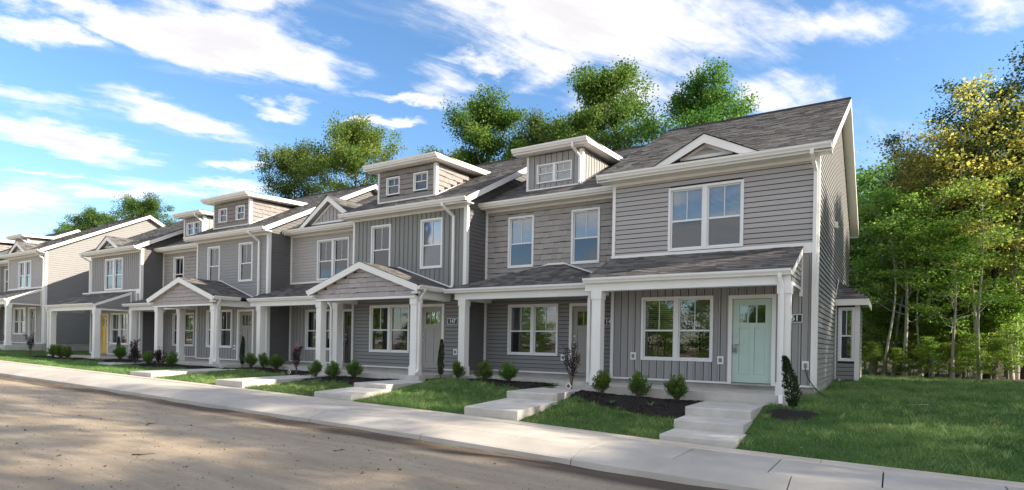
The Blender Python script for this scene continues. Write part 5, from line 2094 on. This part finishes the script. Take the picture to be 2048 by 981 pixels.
gr = 'trees behind the row'
for a in [
    ('tall_green', -9.7, 24, 1.07, 0.3, 'bright green tree rising behind the roof of the end house', gr),
    ('tall_green', -17.9, 26, 1.23, 2.0, 'tallest green tree above the board dormer', gr),
    ('tall_olive', -23.6, 30, 1.14, 1.1, 'dark slim tree between the two tall green trees', gr),
    ('tall_green', -27.8, 27, 1.26, 4.0, 'broad green tree above the shake dormer of number 147', gr),
    ('tall_olive', -35.0, 31, 1.10, 3.0, 'lower olive tree just left of the broad green tree', gr),
    ('tall_olive', -13.2, 29, 0.90, 0.9, 'olive tree in the gap beside the end house roof', gr),
    ('tall_green', -31.5, 31, 1.02, 5.6, 'green tree low behind the shake dormer of number 147', gr),
    ('tall_green', -22.2, 32, 1.05, 0.2, 'green tree low between the two tallest trees', gr),
    ('tall_turn', -43.3, 26, 1.19, 1.0, 'green tree turning yellow left of the 147 dormer', gr),
    ('tall_turn', -39.5, 33, 0.95, 2.6, 'small yellowing tree behind the 147 dormer', gr),
    ('tall_olive', -53.2, 26, 1.18, 2.3, 'dark olive tree above the middle of the row', gr),
    ('tall_olive', -98.0, 32, 1.25, 0.5, 'far tree above the gable end house, right one', gr),
    ('tall_olive', -110.0, 31, 1.2, 1.9, 'far tree above the gable end house, middle one', gr),
    ('tall_olive', -124.0, 33, 1.15, 3.3, 'far tree above the gable end house, left one', gr),
]:
    tree(*a)
gw = 'trees of the wood beside the end house'
WOOD = [
    ('bare', 1.20, 13.2, 0.95, 0.2, 'thin pale trunk standing nearest the bay window'),
    ('wood_lime', 1.95, 13.6, 1.0, 1.4, 'pale forked trunk with lime green leaves at the lawn edge'),
    ('bare', 2.45, 14.4, 0.85, 2.9, 'thin crooked pale trunk right of the forked one'),
    ('wood_turn', 2.85, 15.8, 0.72, 0.7, 'dark trunk with turning leaves behind the thin pale ones'),
    ('wood_gold', 2.95, 15.4, 1.05, 3.6, 'golden yellow tree in the middle of the wood'),
    ('tall_dark', 3.75, 15.8, 1.05, 4.1, 'thick dark trunk with dark crown in the middle of the wood'),
    ('bare', 4.35, 13.4, 1.0, 5.0, 'pale trunk at the right of the lawn edge'),
    ('wood_gold', 4.35, 14.7, 1.18, 0.9, 'golden yellow tree at the right edge'),
    ('tall_dark', 5.0, 16.4, 1.15, 2.2, 'tall dark tree at the top right corner'),
    ('tall_dark', 6.4, 17.6, 1.25, 5.2, 'tall dark tree leaning in from the right edge'),
    ('tall_dark', 1.75, 18.4, 0.98, 3.3, 'slim dark tree above the lime green leaves'),
    ('wood_lime', 0.75, 16.0, 1.0, 2.6, 'lime green tree behind the rear eave'),
    ('wood_green', 0.1, 18.5, 1.05, 4.8, 'green tree half hidden by the gable end'),
    ('wood_lime', 2.6, 17.4, 1.12, 0.1, 'lime green tree deep in the wood'),
    ('wood_lime', 5.7, 16.6, 1.1, 3.9, 'lime green tree at the right edge of the lawn'),
    ('wood_lime', 4.2, 18.2, 1.2, 4.6, 'lime green tree far back on the right'),
    ('wood_lime', 3.5, 13.2, 0.78, 2.0, 'small lime green tree in the middle of the lawn edge'),
    ('wood_gold', 5.9, 16.9, 1.25, 2.4, 'golden tree cut by the right edge of the picture'),
    ('wood_gold', 1.55, 15.6, 0.92, 4.0, 'yellowing tree above the thin pale trunks'),
    ('wood_green', 2.2, 21.5, 1.25, 1.9, 'green tree at the back of the wood, left'),
    ('wood_green', 4.6, 22.5, 1.35, 3.1, 'green tree at the back of the wood, middle'),
    ('wood_green', 7.2, 21.0, 1.35, 5.7, 'green tree at the back of the wood, right'),
    ('wood_green', -0.8, 23.5, 1.3, 0.4, 'green tree at the back behind the house corner'),
    ('wood_turn', 6.7, 18.2, 0.85, 1.2, 'turning tree beyond the right edge of the lawn'),
    ('wood_green', 3.4, 27.5, 1.5, 2.4, 'far green tree behind the dark trunk'),
    ('wood_green', 8.0, 27.0, 1.5, 0.6, 'far green tree behind the right edge'),
    ('wood_green', 0.6, 28.0, 1.5, 4.3, 'far green tree behind the thin pale trunks'),
]
for k, x, y, s, ro, lb in WOOD:
    tree(k, x, y, s, ro, lb, gw)
gu = 'understory bushes in the wood'
for i, (x, y, s, lb) in enumerate([
        (0.9, 15.2, 0.75, 'low leafy sapling beside the bay window'), (1.6, 16.6, 0.85, 'low sapling between the two left trunks'),
        (2.9, 15.0, 0.60, 'low sapling left of the dark trunk'), (4.1, 16.4, 0.8, 'low sapling right of the dark trunk'),
        (4.9, 15.6, 0.8, 'low sapling at the right lawn edge'), (5.5, 16.0, 0.95, 'leafy sapling cut by the right edge'),
        (3.3, 18.0, 0.95, 'sapling deep behind the dark trunk'), (2.2, 20.5, 1.0, 'sapling deep behind the forked trunk'),
        (5.4, 19.0, 1.0, 'sapling deep in the right part of the wood'), (0.3, 21.5, 1.0, 'sapling behind the bay roof'),
        (4.2, 24.5, 1.1, 'sapling far back in the wood'), (1.2, 24.0, 1.3, 'sapling far back behind the forked trunk'), (2.9, 22.5, 1.25, 'sapling far back left of the dark trunk'),
        (6.2, 22.0, 1.3, 'sapling far back at the right edge'), (-0.6, 27.0, 1.4, 'sapling far back beside the house corner'), (5.6, 26.0, 1.4, 'sapling at the very back on the right'),
        (2.2, 28.0, 1.5, 'sapling at the very back in the middle'), (7.6, 24.5, 1.4, 'sapling at the very back beyond the right edge'), (3.5, 33.0, 1.7, 'sapling closing the view behind the dark trunk'),
        (0.75, 13.3, 0.36, 'low bush at the lawn edge left of the first pale trunk'), (1.6, 13.0, 0.30, 'low bush at the lawn edge between the first two pale trunks'), (2.25, 13.3, 0.34, 'low bush at the foot of the forked trunk'),
        (2.75, 13.6, 0.42, 'low bush at the lawn edge in the middle of the wood'), (3.4, 13.5, 0.36, 'low bush at the foot of the dark trunk'), (3.95, 13.2, 0.44, 'low bush at the lawn edge right of the dark trunk'), (4.75, 12.9, 0.40, 'low bush at the right end of the lawn edge'),
        (0.2, 34.0, 1.7, 'sapling closing the view behind the pale trunks'), (7.0, 33.0, 1.7, 'sapling closing the view on the right')]):
    tree('under', x, y, s, i * 1.1, lb, gu, name='sapling')
# the wood goes on to the right and closes the end of the street: dappled shade on lawn, side wall and road
gs = 'trees standing outside the right edge'
OFF = [('tall_wood', 16.0, 11.0, 0.86), ('tall_wood', 15.0, 6.6, 0.80), ('wood_turn', 12.0, 3.7, 0.85), ('tall_wood', 27.0, 12.0, 0.95), ('wood_turn', 17.0, 3.1, 1.0),
       ('wood_green', 18.5, 0.5, 1.2), ('tall_dark', 21.0, -1.7, 1.2), ('tall_dark', 17.0, -4.6, 1.1), ('wood_turn', 24.0, -5.6, 1.0), ('tall_dark', 19.0, -8.5, 1.0),
       ('tall_dark', 27.0, 0.8, 1.5), ('wood_gold', 22.5, -9.4, 1.0), ('tall_dark', 31.0, -2.4, 1.55), ('wood_turn', 34.0, 1.2, 1.3), ('wood_turn', 30.0, -6.6, 1.1),
       ('tall_dark', 16.0, -1.6, 1.7), ('tall_dark', 21.0, 2.6, 1.8), ('tall_dark', 15.0, -6.6, 1.5), ('tall_wood', 13.0, 9.2, 0.78), ('tall_wood', 14.0, 14.0, 0.8), ('tall_wood', 12.0, 5.6, 0.7)]
for i, (k, x, y, s) in enumerate(OFF):
    tree(k, x, y, s, i * 2.3, 'woodland tree beyond the right edge of the picture', gs)
# bushes and trees over the road, mirrored in the windows
for i, (k, x, y, s) in enumerate([('under', -2, -31, 1.5), ('wood_green', -7, -34, 0.85), ('under', -11, -31, 1.5), ('wood_turn', -15, -35, 0.7), ('under', -18, -31, 1.4), ('wood_green', -23, -34, 0.85),
                                  ('under', -27, -31, 1.5), ('wood_turn', -32, -35, 0.7), ('under', -37, -32, 1.5), ('wood_green', -43, -35, 0.9), ('under', 3, -31, 1.4), ('under', -6, -30, 1.3), ('under', -14.5, -30, 1.3),
                                  ('under', -22, -30, 1.3), ('wood_turn', -51, -36, 0.8), ('wood_turn', -59, -36, 0.8)]):
    tree(k, x, y, s, i * 1.7, 'tree across the road, seen only mirrored in the windows', 'trees across the road')
for i in range(24):
    tree('under', 2.0 - i * 3.7, -27.5 + 1.2 * math.sin(i * 2.1), 1.05 + 0.25 * math.sin(i * 3.3), i * 1.3, 'leafy bush across the road, seen only mirrored in the windows', 'bushes across the road', name='bush')
